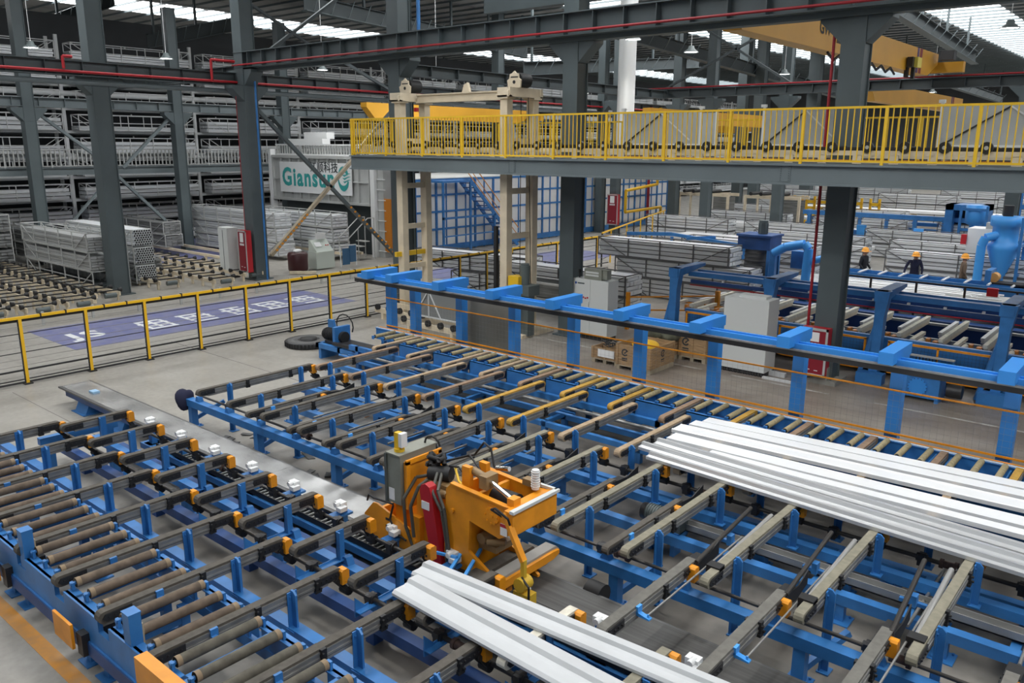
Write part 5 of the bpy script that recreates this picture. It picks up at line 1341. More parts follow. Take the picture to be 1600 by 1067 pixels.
for k in (0, 1, 2):
    z = cz+.2-k*.16; m.add([(cx-.12+k*.05, 26.535, z), (cx+.1, 26.535, z-.1), (cx+.35, 26.535, z+.02), (cx+.62, 26.535, z+.08), (cx+.4, 26.535, z+.08), (cx+.12, 26.535, z+.0)], [(0,1,2,3,4,5)])
m.v = [(a+40, b-26.7, c) for a, b, c in m.v]; obj('sign_logo', m, TEAL, gm, fix=False)
# objects in front of the machine
dsk = thing('control_desk', 'pale control desk with a screen and a sheet on top', 'control desk', (-30.6, 22.0, 0))
obj('desk_body', M().box((0, 0, .05), (.6, 1.0, .8)).prism([(0, .8), (.6, .8), (.45, .95), (.1, 1.3), (0, 1.3)], 'y', .05, .95), mat('pale_green_grey', (.5, .55, .5), .5), dsk)
obj('screen', M().bar((.42, .3, 1.02), (.26, .3, 1.2), .32, .02), PAPER, dsk)
obj('monitor', M().box((.1, .35, 1.32), (.2, .85, 1.6)), WHITE, dsk)
obj('button', M().cyl((.38, .7, 1.05), (.4, .7, 1.07), .03, n=8).cyl((.38, .82, 1.05), (.4, .82, 1.07), .03, n=8), RED, dsk)
bn = thing('maroon_bin', 'dark maroon plastic drum bin with rags on its top', 'bin', (-30.4, 21.3, 0))
obj('bin_body', M().lathe((0, 0, 0), [(0, 0), (.38, 0), (.43, .1), (.44, .75), (.38, .85), (0, .85)], 20), MARO, bn)
lump('rag', 'white and black rag lying on the maroon bin', 'rag', (-30.4, 21.3, .9), (.2, .18, .1), WHITE, 8)
br = thing('blue_frame_rack', 'crumpled dark blue sheet on a small pale frame by the desk', 'rack', (-30.0, 23.3, 0))
obj('frame', M().box((0, 0, 0), (.04, .04, 1.0)).box((0, .9, 0), (.04, .94, 1.0)).box((0, 0, .96), (.04, .94, 1.0)), WHITE, br)
obj('blue_sheet', M().box((.05, .1, .1), (.09, .5, .85)).box((.05, .5, .2), (.12, .85, .95)), mat('teal_blue_sheet', (.03, .1, .2), .5), br)
stp = thing('step_platform', 'small pale steel step platform with handrails beside the machine post', 'steps', (-31.8, 25.0, 0))
m = M()
for k in range(4): m.box((0, -.2+k*.3, .2+k*.22), (.7, .1+k*.3, .24+k*.22))
obj('tread', m, OFFW, stp)
obj('handrail', M().tube([(.7, -.3, .2), (.7, -.3, 1.1), (.7, .9, 2.0), (.7, 1.3, 2.0), (.7, 1.3, 0)], .025).tube([(0, -.3, .2), (0, -.3, 1.1), (0, .9, 2.0), (0, 1.3, 2.0), (0, 1.3, 0)], .025).tube([(.7, .3, 0), (.7, .3, 1.55)], .02), OFFW, stp)
for i in range(3):
    tag(obj('wood_block', M().bar((-29.9+i*.25, 20.5+i*.2, .08), (-29.6+i*.25, 20.9+i*.2, .08), .12, .12), CREAM), '%s cream wooden block lying on the ground by the maroon bin' % ORD[i], 'block', 'cream blocks by the maroon bin')

# ------------------------------------------------------------------ blue framed wall and stairs
wl = thing('furnace_wall', 'long pale panelled furnace wall held in a blue steel grid', 'wall panel', (-30.6, 28.6, 0)); wl['kind'] = 'thing'
pn = None
nb = 18
for k in range(nb):
    for j, (z0, z1) in enumerate(((.35, 1.2), (1.24, 2.1), (2.14, 2.95), (2.99, 3.7))):
        if pn is None: pn = obj('panel', M().box((-.1, .06, 0), (-.02, 1.42, .83)), WHITE, wl); q = pn
        else: q = pn.copy(); COL.objects.link(q)
        q.location = (0, k*1.48, z0)
vb = None
for k in range(nb+1):
    if vb is None: vb = obj('blue_upright', M().box((-.05, -.05, 0), (.06, .05, 3.75)), BLUE, wl)
    else: vb = vb.copy(); COL.objects.link(vb)
    vb.location = (0, k*1.48, 0)
vb = None
for k in range(nb):
    if vb is None: vb = obj('thin_upright', M().box((-.03, -.03, 0), (.03, .03, 3.7)), BLUE, wl)
    else: vb = vb.copy(); COL.objects.link(vb)
    vb.location = (0, k*1.48+.74, 0)
hb = None
for z in (.3, 1.2, 2.1, 2.95, 3.72):
    w_ = .07
    if hb is None: hb = obj('blue_crossbar', M().box((-.05, 0, -.05), (.04, nb*1.48, .05)), BLUE, wl)
    else: hb = hb.copy(); COL.objects.link(hb)
    hb.location = (0, 0, z)
obj('blue_base', M().box((-.05, 0, .05), (.08, nb*1.48, .3)), BLUE, wl)
obj('roof_top', M().box((-6, 0, 3.75), (0, nb*1.48, 3.8)), OFFW, wl)
stt = thing('blue_stairs', 'steep blue steel stairs with thin orange handrails against the furnace wall', 'stairs', (-30.3, 31.2, 0))
m = M().bar((0, .3, 3.7), (0, 4.2, 0), .04, .2).bar((.8, .3, 3.7), (.8, 4.2, 0), .04, .2); obj('stringer', m, BLUE, stt)
td_ = None
for k in range(15):
    if td_ is None: td_ = obj('tread', M().box((.02, -.12, -.02), (.78, .12, .02)), NAVY, stt)
    else: td_ = td_.copy(); COL.objects.link(td_)
    td_.location = (0, .45+k*.26, 3.55-k*.247)
obj('handrail', M().tube([(.8, .3, 4.7), (.8, 4.2, 1.0)], .025).tube([(.8, .3, 4.25), (.8, 4.2, .55)], .02).tube([(0, .3, 4.7), (0, 4.2, 1.0)], .025), ORG, stt)
obj('landing', M().box((0, -1.8, 3.62), (.9, .3, 3.72)).box((.8, -1.8, 0), (.9, -1.7, 3.62)).box((.8, .2, 0), (.9, .3, 3.62)).box((.8, -1.8, 1.8), (.9, 2.2, 1.9)), BLUE, stt)
obj('mid_frame', M().box((.8, 2.1, 0), (.9, 2.2, 1.9)).box((.8, -1.8, .9), (.9, 3.0, .96)), BLUE, stt)

# ------------------------------------------------------------------ baskets near the mesh fence and in the middle
sheetm = mat('wire_sheet', (.27, .26, .22), .6, .3, noise=1, scale=1.5, dark=.8)
t = thing('screen_panel', 'tall brownish mesh screen panel between two blue posts', 'panel', (-15.95, 14.1, 0)); obj('screen', M().box((0, 0, .1), (1.65, .03, 2.0)), sheetm, t); obj('edge', M().box((-.03, -.02, 0), (0, .05, 2.02)), RAILM, t); obj('edge', M().box((1.65, -.02, 0), (1.68, .05, 2.02)), RAILM, t)
t.location = (-13.5, 14.15, 0); t['label'] = 'tall brownish mesh screen panel between two blue posts'
b1 = thing('sheet_basket', 'grey sheet-sided basket with white triangle braces on a cream conveyor', 'basket', (-17.95, 16.6, .5))
obj('side', M().box((0, 0, 0), (2.4, .02, .85)).box((0, .9, 0), (2.4, .92, .85)), mat('grey_sheet', (.24, .25, .25), .5, .4), b1)
obj('frame', M().bar((0, -.02, 0), (2.4, -.02, 0), .04).bar((0, -.02, .85), (2.4, -.02, .85), .04).bar((0, -.02, 0), (0, -.02, .85), .04).bar((.1, -.02, 0), (.7, -.02, .8), .03).bar((.7, -.02, .8), (1.2, -.02, 0), .03).bar((.7, -.02, .8), (.7, -.02, 0), .03), ALUM, b1)
fc2 = thing('floor_conveyor', 'low cream conveyor with dark wheels under the sheet-sided basket', 'conveyor', (-18.2, 16.3, 0))
obj('frame', M().box((0, 0, .2), (2.6, .06, .36)).box((0, .9, .2), (2.6, .96, .36)).box((.3, 0, 0), (.4, .9, .2)).box((2.1, 0, 0), (2.2, .9, .2)), CREAM, fc2)
for k in range(5): obj('wheel', M().cyl((.2+k*.52, -.08, .4), (.2+k*.52, .0, .4), .1, n=12), BLACK, fc2)
fc3 = dup(fc2, (-20.2, 17.0, 0), 'low cream conveyor with dark wheels at the head of the far roller table')
bb = thing('open_basket', 'open empty steel bin with grey rim standing behind the blue rail', 'basket', (-16.6, 19.6, 0))
obj('wall', M().box((0, 0, .9), (2.2, .03, 1.35)).box((0, .8, .9), (2.2, .83, 1.35)).box((0, 0, .9), (.03, .8, 1.35)).box((2.17, 0, .9), (2.2, .8, 1.35)).box((0, 0, .9), (2.2, .8, .93)), ALUD, bb)
obj('rim', M().bar((0, 0, 1.36), (2.2, 0, 1.36), .06).bar((0, .83, 1.36), (2.2, .83, 1.36), .06).bar((0, 0, 1.36), (0, .83, 1.36), .06).bar((2.2, 0, 1.36), (2.2, .83, 1.36), .06), ALUM, bb)
obj('leg', M().box((.1, .05, 0), (.16, .11, .9)).box((2.04, .05, 0), (2.1, .11, .9)).box((.1, .7, 0), (.16, .76, .9)).box((2.04, .7, 0), (2.1, .76, .9)), ALUM, bb)
pm_ = put(basket('top basket of bright long profiles left of the blue cyclone box', 5.4, 1.0, .68, .98, 4, frame_m=DUSTC, prof=ALUX, nlong=5), -12.4, 26.2, 1.42)
dup(pm_, (-11.6, 26.2, .72), 'middle basket of bright long profiles left of the blue cyclone box')
dup(pm_, (-11.4, 26.2, .02), 'bottom basket of bright long profiles left of the blue cyclone box')
dup(pm_, (-14.0, 22.2, .72), 'basket of bright profiles with open ends behind the twin-door cabinet')
dup(pm_, (-14.0, 22.2, .02), 'lower basket of square ends beside the twin-door cabinet')
dup(pm_, (-19.0, 23.4, .72), 'basket of rounded dull profiles seen between the lift legs and column', rz=.12)
dup(pm_, (-17.0, 23.4, .02), 'lower basket of dull profiles seen between the lift legs and column', rz=.12)
dup(pm_, (-11.0, 30.2, 1.2), 'basket of bluish profiles behind the curved blue duct')
dup(pm_, (-10.9, 30.2, .5), 'lower basket of bluish profiles behind the curved blue duct')
i = 0
for (y, xs_) in ((35.5, (-4.5, -10.8)), (39.5, (-5.5, -12)), (44, (-8, -14.6, -21)), (50, (-6, -13, -20)), (57, (-7, -15, -22)), (66, (-6, -14, -22)), (76, (-4, -12, -20, -28))):
    for x in xs_:
        for z in ((.02, .72) if y < 60 else (.02, .72, 1.42)):
            lb = '%s basket of pale profiles, %s tier, in the %s row behind the workers' % (ORD[sorted(xs_).index(x)], 'lower' if z < .5 else 'upper' if z < 1 else 'top', ORD[[35.5, 39.5, 44, 50, 57, 66, 76].index(y)])
            i += 1; dup(pm_, (x, y, z), lb, group='rows of pale profile baskets')
mpk = ALUX
i = 0
for (x0, x1, y, z, w) in ((-22, -12, 40, .7, 1.2), (-24, -13.5, 47, .8, 1.4), (-27, -15, 54, .8, 1.5), (-26, -10, 62, 1.0, 1.6)):
    i += 1; t = thing('profile_pack', '%s long bright profile pack lying on trestles left of the cyclone duct' % ORD[i-1], 'profile pack', (x0, y, 0), group='bright profile packs on trestles')
    for k in range(6): obj('profile', M().box((0, k*w/6, z), (x1-x0, (k+1)*w/6-.03, z+.16)), ALUB, t)
    for k in range(4): obj('trestle', M().box(((x1-x0)*(k+.5)/4, 0, 0), ((x1-x0)*(k+.5)/4+.08, w, z)), CREAM, t)

# ------------------------------------------------------------------ second processing line with blue gantry
bg = thing('blue_gantry', 'second blue gantry on splayed posts carrying long rails with a red line', 'gantry', (-12, 20.2, 0))
for k, x in enumerate((-11.1, -8.35, -5.6, -3.0, -.3)):
    X = x+12
    obj('post', M().prism([(X-.1, 0), (X+.1, 0), (X+.12, 1.6), (X+.2, 2.2), (X-.12, 2.2), (X-.1, 1.6)], 'y', -.12, .12), BLUE, bg)
    obj('arm', M().prism([(-.14, 1.95), (1.5, 2.12), (1.5, 2.2), (-.14, 2.2)], 'x', X-.14, X+.14), BLUE, bg)
    obj('brace', M().bar((X-.35, -.1, 0), (X-.02, 0, 1.6), .12, .1), BLUE, bg)
    obj('foot', M().box((X-.3, -.4, 0), (X+.3, -.1, .25)), BLUE, bg)
obj('rail', M().box((1, .55, 1.92), (13, .75, 2.05)).box((1, 1.1, 1.94), (13, 1.2, 2.04)), BLUE, bg)
obj('lower_rail', M().box((1, .7, 1.7), (13, .8, 1.8)), NAVY, bg)
obj('red_line', M().box((1, .66, 1.64), (13, .68, 1.67)), RED, bg)
for k in range(14): obj('sensor', M().box((2+k*.8, .62, 1.82), (2.06+k*.8, .7, 1.87)), WHITE, bg)
p2 = thing('second_table', 'dark blue sided processing table with cream arms and white rollers', 'processing table', (-12, 20.7, 0))
obj('front_panel', M().box((1, 0, .25), (13, .04, .92)), BLUE, p2); obj('front_sill', M().box((1, -.04, .92), (13, .1, 1.0)), BLUE, p2)
obj('inner_panel', M().box((1, 3.4, .3), (13, 3.44, .9)), NAVY, p2)
obj('floor_tray', M().box((1, .1, .12), (13, 3.4, .16)), NAVY, p2)
a_ = None
for k in range(13):
    x = .9+k*.95
    if a_ is None:
        a_ = obj('cream_arm', M().box((-.05, .5, .94), (.05, 3.3, 1.03)), BELTW, p2)
        obj('rail', M().box((-.045, .6, .84), (.045, 3.25, .94)), CREAM, a_)
        obj('white_arm', M().box((-.27, 1.4, .94), (-.18, 3.2, 1.0)), WHITE, a_)
        obj('white_rail', M().box((-.265, 1.45, .86), (-.185, 3.15, .94)), ALUM, a_)
        obj('joint', M().box((-.2, 1.0, .6), (-.06, 1.4, .88)), BLACK, a_)
        obj('orange_joint', M().box((-.2, .6, .72), (-.1, .8, .92)), ORGD, a_)
        obj('orange_joint', M().box((-.42, .9, .7), (-.34, 1.1, .9)), ORGD, a_)
        obj('short_arm', M().box((-.62, .25, .92), (-.52, 1.3, 1.0)), BELTW, a_)
        obj('stub_roller', M().cyl((-.4, .1, .94), (-.4, .5, .94), .06, n=8), BELTW, a_)
        q = a_
    else: q = copy_tree(a_, p2)
    q.location = (x, 0, 0)
obj('cross_rail', M().box((1, 3.2, .80), (13, 3.35, .86)), OFFW, p2)
obj('cross_rail', M().box((1, 2.2, .55), (13, 2.3, .65)), OFFW, p2)
r_ = None
for k in range(36):
    if r_ is None: r_ = obj('white_roller', M().cyl((0, 5.85, 1.0), (0, 6.65, 1.0), .05, n=10), WHITE, p2)
    else: r_ = r_.copy(); COL.objects.link(r_)
    r_.location = (1.2+k*.33, 0, 0)
obj('roller_bed', M().box((1, 5.75, .6), (13, 5.79, .96)).box((1, 6.7, .6), (13, 6.75, .96)).box((1, 5.79, .6), (13, 6.7, .64)), NAVY, p2)
obj('orange_strip', M().box((1, 6.85, .9), (13, 6.91, 1.02)), ORG, p2)
obj('mid_tray', M().box((1, 3.7, .5), (13, 5.6, .56)), NAVY, p2)
for x in (1.2, 5, 9, 12.8):
    obj('leg', M().box((x, 6.0, 0), (x+.1, 6.1, .6)), BLUE, p2); obj('leg', M().box((x, .1, 0), (x+.1, .2, .3)), BLUE, p2); obj('leg', M().box((x, 4.5, 0), (x+.1, 4.6, .5)), BLUE, p2)
of = thing('orange_mesh_fence', 'low orange framed wire fence in front of the dark blue panels', 'fence', (-11, 20.35, 0))
for k in range(5):
    x = k*2.7
    if k != 1 or True:
        obj('panel_frame', M().box((x+.2, 0, .2), (x+.25, .04, .98)).box((x+2.35, 0, .2), (x+2.4, .04, .98)).box((x+.2, 0, .94), (x+2.4, .04, .99)).box((x+.2, 0, .2), (x+2.4, .04, .25)).box((x+1.28, 0, .2), (x+1.32, .04, .98)), ORG, of)
        m = M()
        for j in range(28): m.box((x+.25+j*.077, .01, .2), (x+.254+j*.077, .014, .96))
        for j in range(10): m.box((x+.25, .01, .22+j*.077), (x+2.35, .014, .224+j*.077))
        tag(obj('wire_mesh', m, BLK2, of, fix=False), 'thin dark wire mesh', None, kind='stuff')
fo = thing('orange_post_fence', 'short orange rail fence with stout posts beside the wooden crates', 'fence', (-13.2, 21, 0))
obj('post', M().box((0, 0, 0), (.1, .1, 1.15)), ORG, fo); obj('post', M().box((1.2, .9, 0), (1.3, 1.0, 1.15)), ORG, fo); obj('post', M().box((2.2, 1.5, 0), (2.32, 1.62, 1.25)), ORG, fo)
obj('rail', M().bar((.05, .05, 1.0), (2.25, 1.55, 1.1), .04).bar((.05, .05, .6), (2.25, 1.55, .65), .04).bar((1.25, .95, .9), (2.9, .95, .9), .04), ORG, fo)
hb = thing('hanger_shelf', 'small pale shelf with dark hooks on the orange framed fence', 'shelf', (-5.1, 20.2, .75))
obj('shelf', M().box((0, 0, 0), (1.2, .12, .03)), OFFW, hb); obj('bracket', M().box((0, .03, -.2), (.04, .15, 0)), BLUE, hb); obj('bracket', M().box((1.16, .03, -.2), (1.2, .15, 0)), BLUE, hb)
for k in range(7): obj('hook', M().cyl((.4+k*.07, .0, -.14), (.4+k*.07, .0, 0), .012, n=5), BLACK, hb)

# third table with workers
p3 = thing('work_table', 'blue roller work table at which the helmeted workers stand', 'table', (-12, 30.9, .1))
obj('side_panel', M().box((0, 0, .6), (13, .06, .9)).box((0, 1.0, .6), (13, 1.06, .9)), BLUE, p3); obj('tray', M().box((0, .06, .7), (13, 1.0, .74)), NAVY, p3)
obj('leg', M().box((.2, .1, 0), (.3, .2, .6)).box((6, .1, 0), (6.1, .2, .6)).box((12, .1, 0), (12.1, .2, .6)), BLUE, p3)
r_ = None
for k in range(18):
    if r_ is None: r_ = obj('white_roller', M().cyl((0, .06, .92), (0, 1.0, .92), .04, n=8), WHITE, p3)
    else: r_ = r_.copy(); COL.objects.link(r_)
    r_.location = (.4+k*.7, 0, 0)
rl = thing('dark_handrail', 'thin dark handrail with red clamps in front of the loose profiles', 'rail', (-9.6, 28.1, 0))
obj('bar', M().bar((0, 0, 1.3), (7.0, 0, 1.3), .05), BLK2, rl)
for k in range(6): obj('post', M().box((k*1.4-.03, -.03, 0), (k*1.4+.03, .03, 1.3)), BLK2, rl)
obj('clamp', M().box((.1, -.06, 1.15), (.3, .06, 1.35)).box((4.8, -.06, 1.1), (5.1, .06, 1.35)), RED, rl)
rnd = random.Random(9)
bd = thing('profile_bed', 'grey trestle bed holding the loose white profiles', 'trestle', (-11, 28.8, 0))
obj('bed', M().box((0, 0, .75), (9, 1.4, .8)), OFFW, bd)
for k in range(5): obj('trestle', M().box((.3+k*2, .1, 0), (.4+k*2, 1.3, .75)), STEEL, bd)
for k in range(12):
    y = 28.85+k*.13; x0 = -11+rnd.uniform(-.3, .8); x1 = -4.4-rnd.uniform(0, 2.0)
    m = M(); st = 6; pv = None
    for j in range(st):
        a0 = j/st; a1 = (j+1)/st
        m.bar((x0+(x1-x0)*a0, y+.05*math.sin(a0*5+k), .83+.03*(k%3)), (x0+(x1-x0)*a1, y+.05*math.sin(a1*5+k), .83+.03*(k%3)), .08, .04)
    tag(obj('loose_profile', m, ALUB), '%s thin loose white profile across the bed before the work table' % ORD[k], 'profile', 'loose profiles before the work table')

# ------------------------------------------------------------------ cyclones and ducts
def cyclone_box(loc, label):
    t = thing('dust_collector', label, 'dust collector', loc)
    obj('top_box', M().box((-.6, -.5, 1.95), (.6, .5, 2.45)).box((-.65, -.55, 2.4), (.65, .55, 2.47)), NAVY, t)
    m = M().cyl((0, 0, .5), (0, 0, 1.95), .48, n=20)
    for k in range(10): m.cyl((0, 0, .55+k*.14), (0, 0, .57+k*.14), .5, n=20)
    obj('ribbed_drum', m, DUSTC, t)
    for x, y in ((-.55, -.45), (.55, -.45), (.55, .45), (-.55, .45)): obj('leg', M().box((x-.05, y-.05, 0), (x+.05, y+.05, 1.95)), BLUE, t)
    obj('brace', M().box((-.55, -.5, .8), (.55, -.46, .87)).box((.52, -.45, .8), (.57, .45, .87)), BLUE, t)
    m = M().cyl((.1, 0, 2.47), (.1, 0, 2.95), .16, n=14)
    for k in range(8): m.cyl((.1+.16*math.cos(k*PI/4), .16*math.sin(k*PI/4), 2.5), (.1+.16*math.cos(k*PI/4), .16*math.sin(k*PI/4), 2.85), .025, n=5)
    obj('motor', m, MOTG, t)
    return t
cyclone_box((-12.1, 28.0, 0), 'blue dust collector with grey ribbed drum and motor on its box top')
dc = thing('curved_duct', 'light blue curved duct with elbow and hopper beside the dust collector', 'duct', (-11, 27.4, 0))
obj('duct', M().tube([(-.3, 0, 1.9), (.1, 0, 2.15), (.75, 0, 2.3), (.9, 0, 2.15), (.85, 0, .3)], .15, 12), SKYB, dc)
obj('branch', M().tube([(.9, 0, 1.7), (1.6, .2, 1.95)], .12, 10), SKYB, dc)
obj('hopper', M().box((.2, .3, 1.4), (.7, .7, 2.0)).box((-.4, -.1, 1.0), (-.2, .1, 2.0)), BLUE, dc)
obj('red_cuff', M().cyl((.85, 0, .2), (.85, 0, .35), .18, n=12), RED, dc)
cy = thing('cyclone_separator', 'tall light blue cyclone separator with cone and side pipe near the white panel', 'cyclone', (-5.75, 35.6, 0))
obj('barrel', M().lathe((0, 0, 0), [(0, 3.0), (.55, 3.0), (.55, 2.65), (.45, 2.6), (.45, 2.0), (.55, 1.95), (.55, 1.75), (.18, .7), (.15, .4), (0, .4)], 20), SKYB, cy)
obj('cap_motor', M().cyl((0, 0, 3.0), (0, 0, 3.4), .18, n=12), BLK2, cy)
obj('side_pipe', M().tube([(-.2, -.3, 2.3), (-.55, -.5, 2.2), (-.65, -.5, 1.9), (-.65, -.5, .4)], .16, 12), SKYB, cy)
for x, y in ((.6, -.5), (.6, .5), (-.45, .5)): obj('leg', M().box((x-.05, y-.05, 0), (x+.05, y+.05, 3.0)), BLUE, cy)
obj('tie', M().box((.55, -.5, 1.9), (.65, .5, 2.0)).box((.55, -.5, .8), (.65, .5, .9)), BLUE, cy)
wp = thing('white_enclosure', 'plain white enclosure panel between the workers and the cyclone', 'enclosure', (-7.3, 37, 0))
obj('panel', M().box((0, 0, 0), (1.4, 1.2, 2.35)), WHITE, wp); obj('red_box', M().box((-.2, -.1, 1.7), (0, .1, 2.1)).box((1.0, -.12, 1.3), (1.2, 0, 1.55)), RED, wp)
obj('small_box', M().box((.6, .1, 2.35), (1.0, .5, 2.6)), OFFW, wp)
mc = thing('saw_station', 'blue saw station with orange belt guard in front of the cyclone', 'machine', (-5.5, 31.4, 0))
obj('housing', M().box((0, 0, 0), (.8, 1.0, 1.0)).box((0, 0, 1.0), (.18, .9, 1.45)).box((.95, 0, 0), (1.9, 1.0, .95)), BLUE, mc); obj('guard', M().cyl((.25, .1, 1.2), (.25, .5, 1.2), .16, n=14), mat('tan_guard', (.6, .32, .1), .6), mc)
obj('black_top', M().box((.2, 0, 1.0), (1.6, .6, 1.06)), BLACK, mc)
oc = thing('orange_case', 'orange and blue machine case at the frame edge beyond the gantry', 'machine', (-3.6, 30.5, 0))
obj('case', M().box((0, 0, .5), (3, 1.2, 1.1)), ORG, oc); obj('base', M().box((0, 0, 0), (3, 1.2, .5)).box((-.1, -.1, 1.1), (3.1, 1.3, 1.2)), BLUE, oc)
far = [('far_blue_line', 'long far blue conveyor line with box-shaped hood behind the workers', (-19, 50, 0)), ]
fb = thing('blue_saw_line', 'long far blue conveyor line with a box-shaped hood behind the workers', 'machine', (-19, 50, 0))
obj('beam', M().box((0, 0, 1.5), (9, .3, 1.75)).box((0, 1, 1.1), (9, 1.3, 1.3)).box((0, .5, .9), (9, .7, 1.0)), BLUE, fb)
obj('hood', M().box((8, -.5, .5), (8.4, 1.2, 2.5)).box((9.6, -.5, .5), (10, 1.2, 2.5)).box((8, -.5, 2.2), (10, 1.2, 2.5)), BLUE, fb)
obj('hood_back', M().box((8.4, 1.1, .5), (9.6, 1.2, 2.2)), DUSTC, fb)
for k in range(6): obj('leg', M().box((.3+k*1.5, 0, 0), (.5+k*1.5, .2, 1.5)), BLUE, fb)
obj('orange_panel', M().box((4, -.3, .2), (8, -.25, .7)), ORG, fb)
fb2 = thing('blue_roller_line', 'far blue roller line with orange panels before the box-shaped hood', 'machine', (-15, 45, 0))
obj('beam', M().box((0, 0, .9), (9, .3, 1.2)).box((0, 1, .9), (9, 1.1, 1.1)), BLUE, fb2); obj('orange_panel', M().box((4.5, -.1, .3), (7.8, -.05, .75)), ORG, fb2)
for k in range(3):
    obj('post', M().prism([(1+k*2.8, 0), (1.25+k*2.8, 0), (1.35+k*2.8, 1.5), (.9+k*2.8, 1.5)], 'y', -.2, 0), SKYB, fb2)
for i, (x, y, h, l) in enumerate(((-9.2, 48, 2.6, 'slim light blue duct stack right of the box-shaped hood'), (-7.2, 52, 4.6, 'tall blue tower at the far end below the deck beam'), (-4.6, 50, 4.2, 'second tall blue tower near the frame edge below the deck'), (-3.2, 34, 2.6, 'blue hopper stand cut by the frame edge behind the gantry'))):
    t = thing('blue_tower', l, 'tower', (x, y, 0))
    obj('stack', M().lathe((0, 0, 0), [(.25, .0), (.25, h*.6), (.5, h*.65), (.5, h), (0, h)], 14), SKYB, t)
    for a, b in ((-.6, -.5), (.6, -.5)): obj('leg', M().box((a-.06, b-.06, 0), (a+.06, b+.06, h)), BLUE, t)
    obj('tie', M().box((-.6, -.55, h*.5), (.6, -.45, h*.55)).box((-.6, -.55, h*.9), (.6, -.45, h*.95)), BLUE, t)
kb = thing('blue_beam_frame', 'blue Y-shaped beam frame lying behind the bright profile baskets', 'frame', (-18.8, 29.5, 0))
obj('beam', M().bar((.2, 0, 1.9), (2.2, .2, 2.0), .1, .14).bar((2.2, .2, 2.0), (6, 0, 1.75), .1, .12).bar((3.0, 0, 1.9), (4.1, .3, 2.0), .1, .12).box((5.2, -.1, 1.3), (6.2, .1, 1.8)), BLUE, kb)
obj('leg', M().box((.2, 0, 0), (.3, .1, 1.9)).box((6.0, 0, 0), (6.15, .1, 1.8)).box((2.2, .1, 0), (2.3, .2, 1.9)), BLUE, kb)
yr = None
for i, x in enumerate((-23.6, -22.7, -21.8, -20.9, -19.4, -18.2)):
    lb = '%s yellow standing rack frame in the far row under the deck beam' % ORD[i]
    if yr is None:
        yr = thing('yellow_rack', lb, 'rack', (x, 60, 0), group='yellow standing racks')
        obj('frame', M().box((0, 0, 0), (.15, .15, 2.0)).box((.6, 0, 0), (.75, .15, 2.0)).box((0, 0, 1.5), (.75, .15, 1.7)).box((0, 0, .8), (.75, .15, 1.0)).box((0, 0, 1.1), (.75, .1, 1.25)), YELD, yr)
    else: dup(yr, (x, 60, 0), lb)
for i, (x, y, l) in enumerate(((-28.7, 52, 'cream roller frame with dark rollers before the far blue wall end'), (-23.8, 52, 'second cream roller frame by the blue-grey column under the deck beam'))):
    t = thing('cream_roller_stand', l, 'stand', (x, y, 0))
    obj('frame', M().box((0, 0, 2.15), (3.8, .15, 2.35)).box((0, 1.5, 2.15), (3.8, 1.65, 2.35)).box((0, 0, 0), (.15, .15, 2.15)).box((1.8, 0, 0), (1.95, .15, 2.15)).box((3.65, 0, 0), (3.8, .15, 2.15)).box((.9, 0, 0), (1.0, .15, 2.15)), CREAM, t)
    obj('roller', M().cyl((.5, -.1, 2.45), (.5, 1.6, 2.45), .12, n=10).cyl((1.2, -.1, 2.45), (1.2, 1.6, 2.45), .12, n=10).cyl((2.4, -.1, 2.45), (2.4, 1.6, 2.45), .12, n=10), BLACK, t)
    obj('back_mesh', M().box((2, 1.4, .6), (3.6, 1.45, 2.1)), ALUD, t)

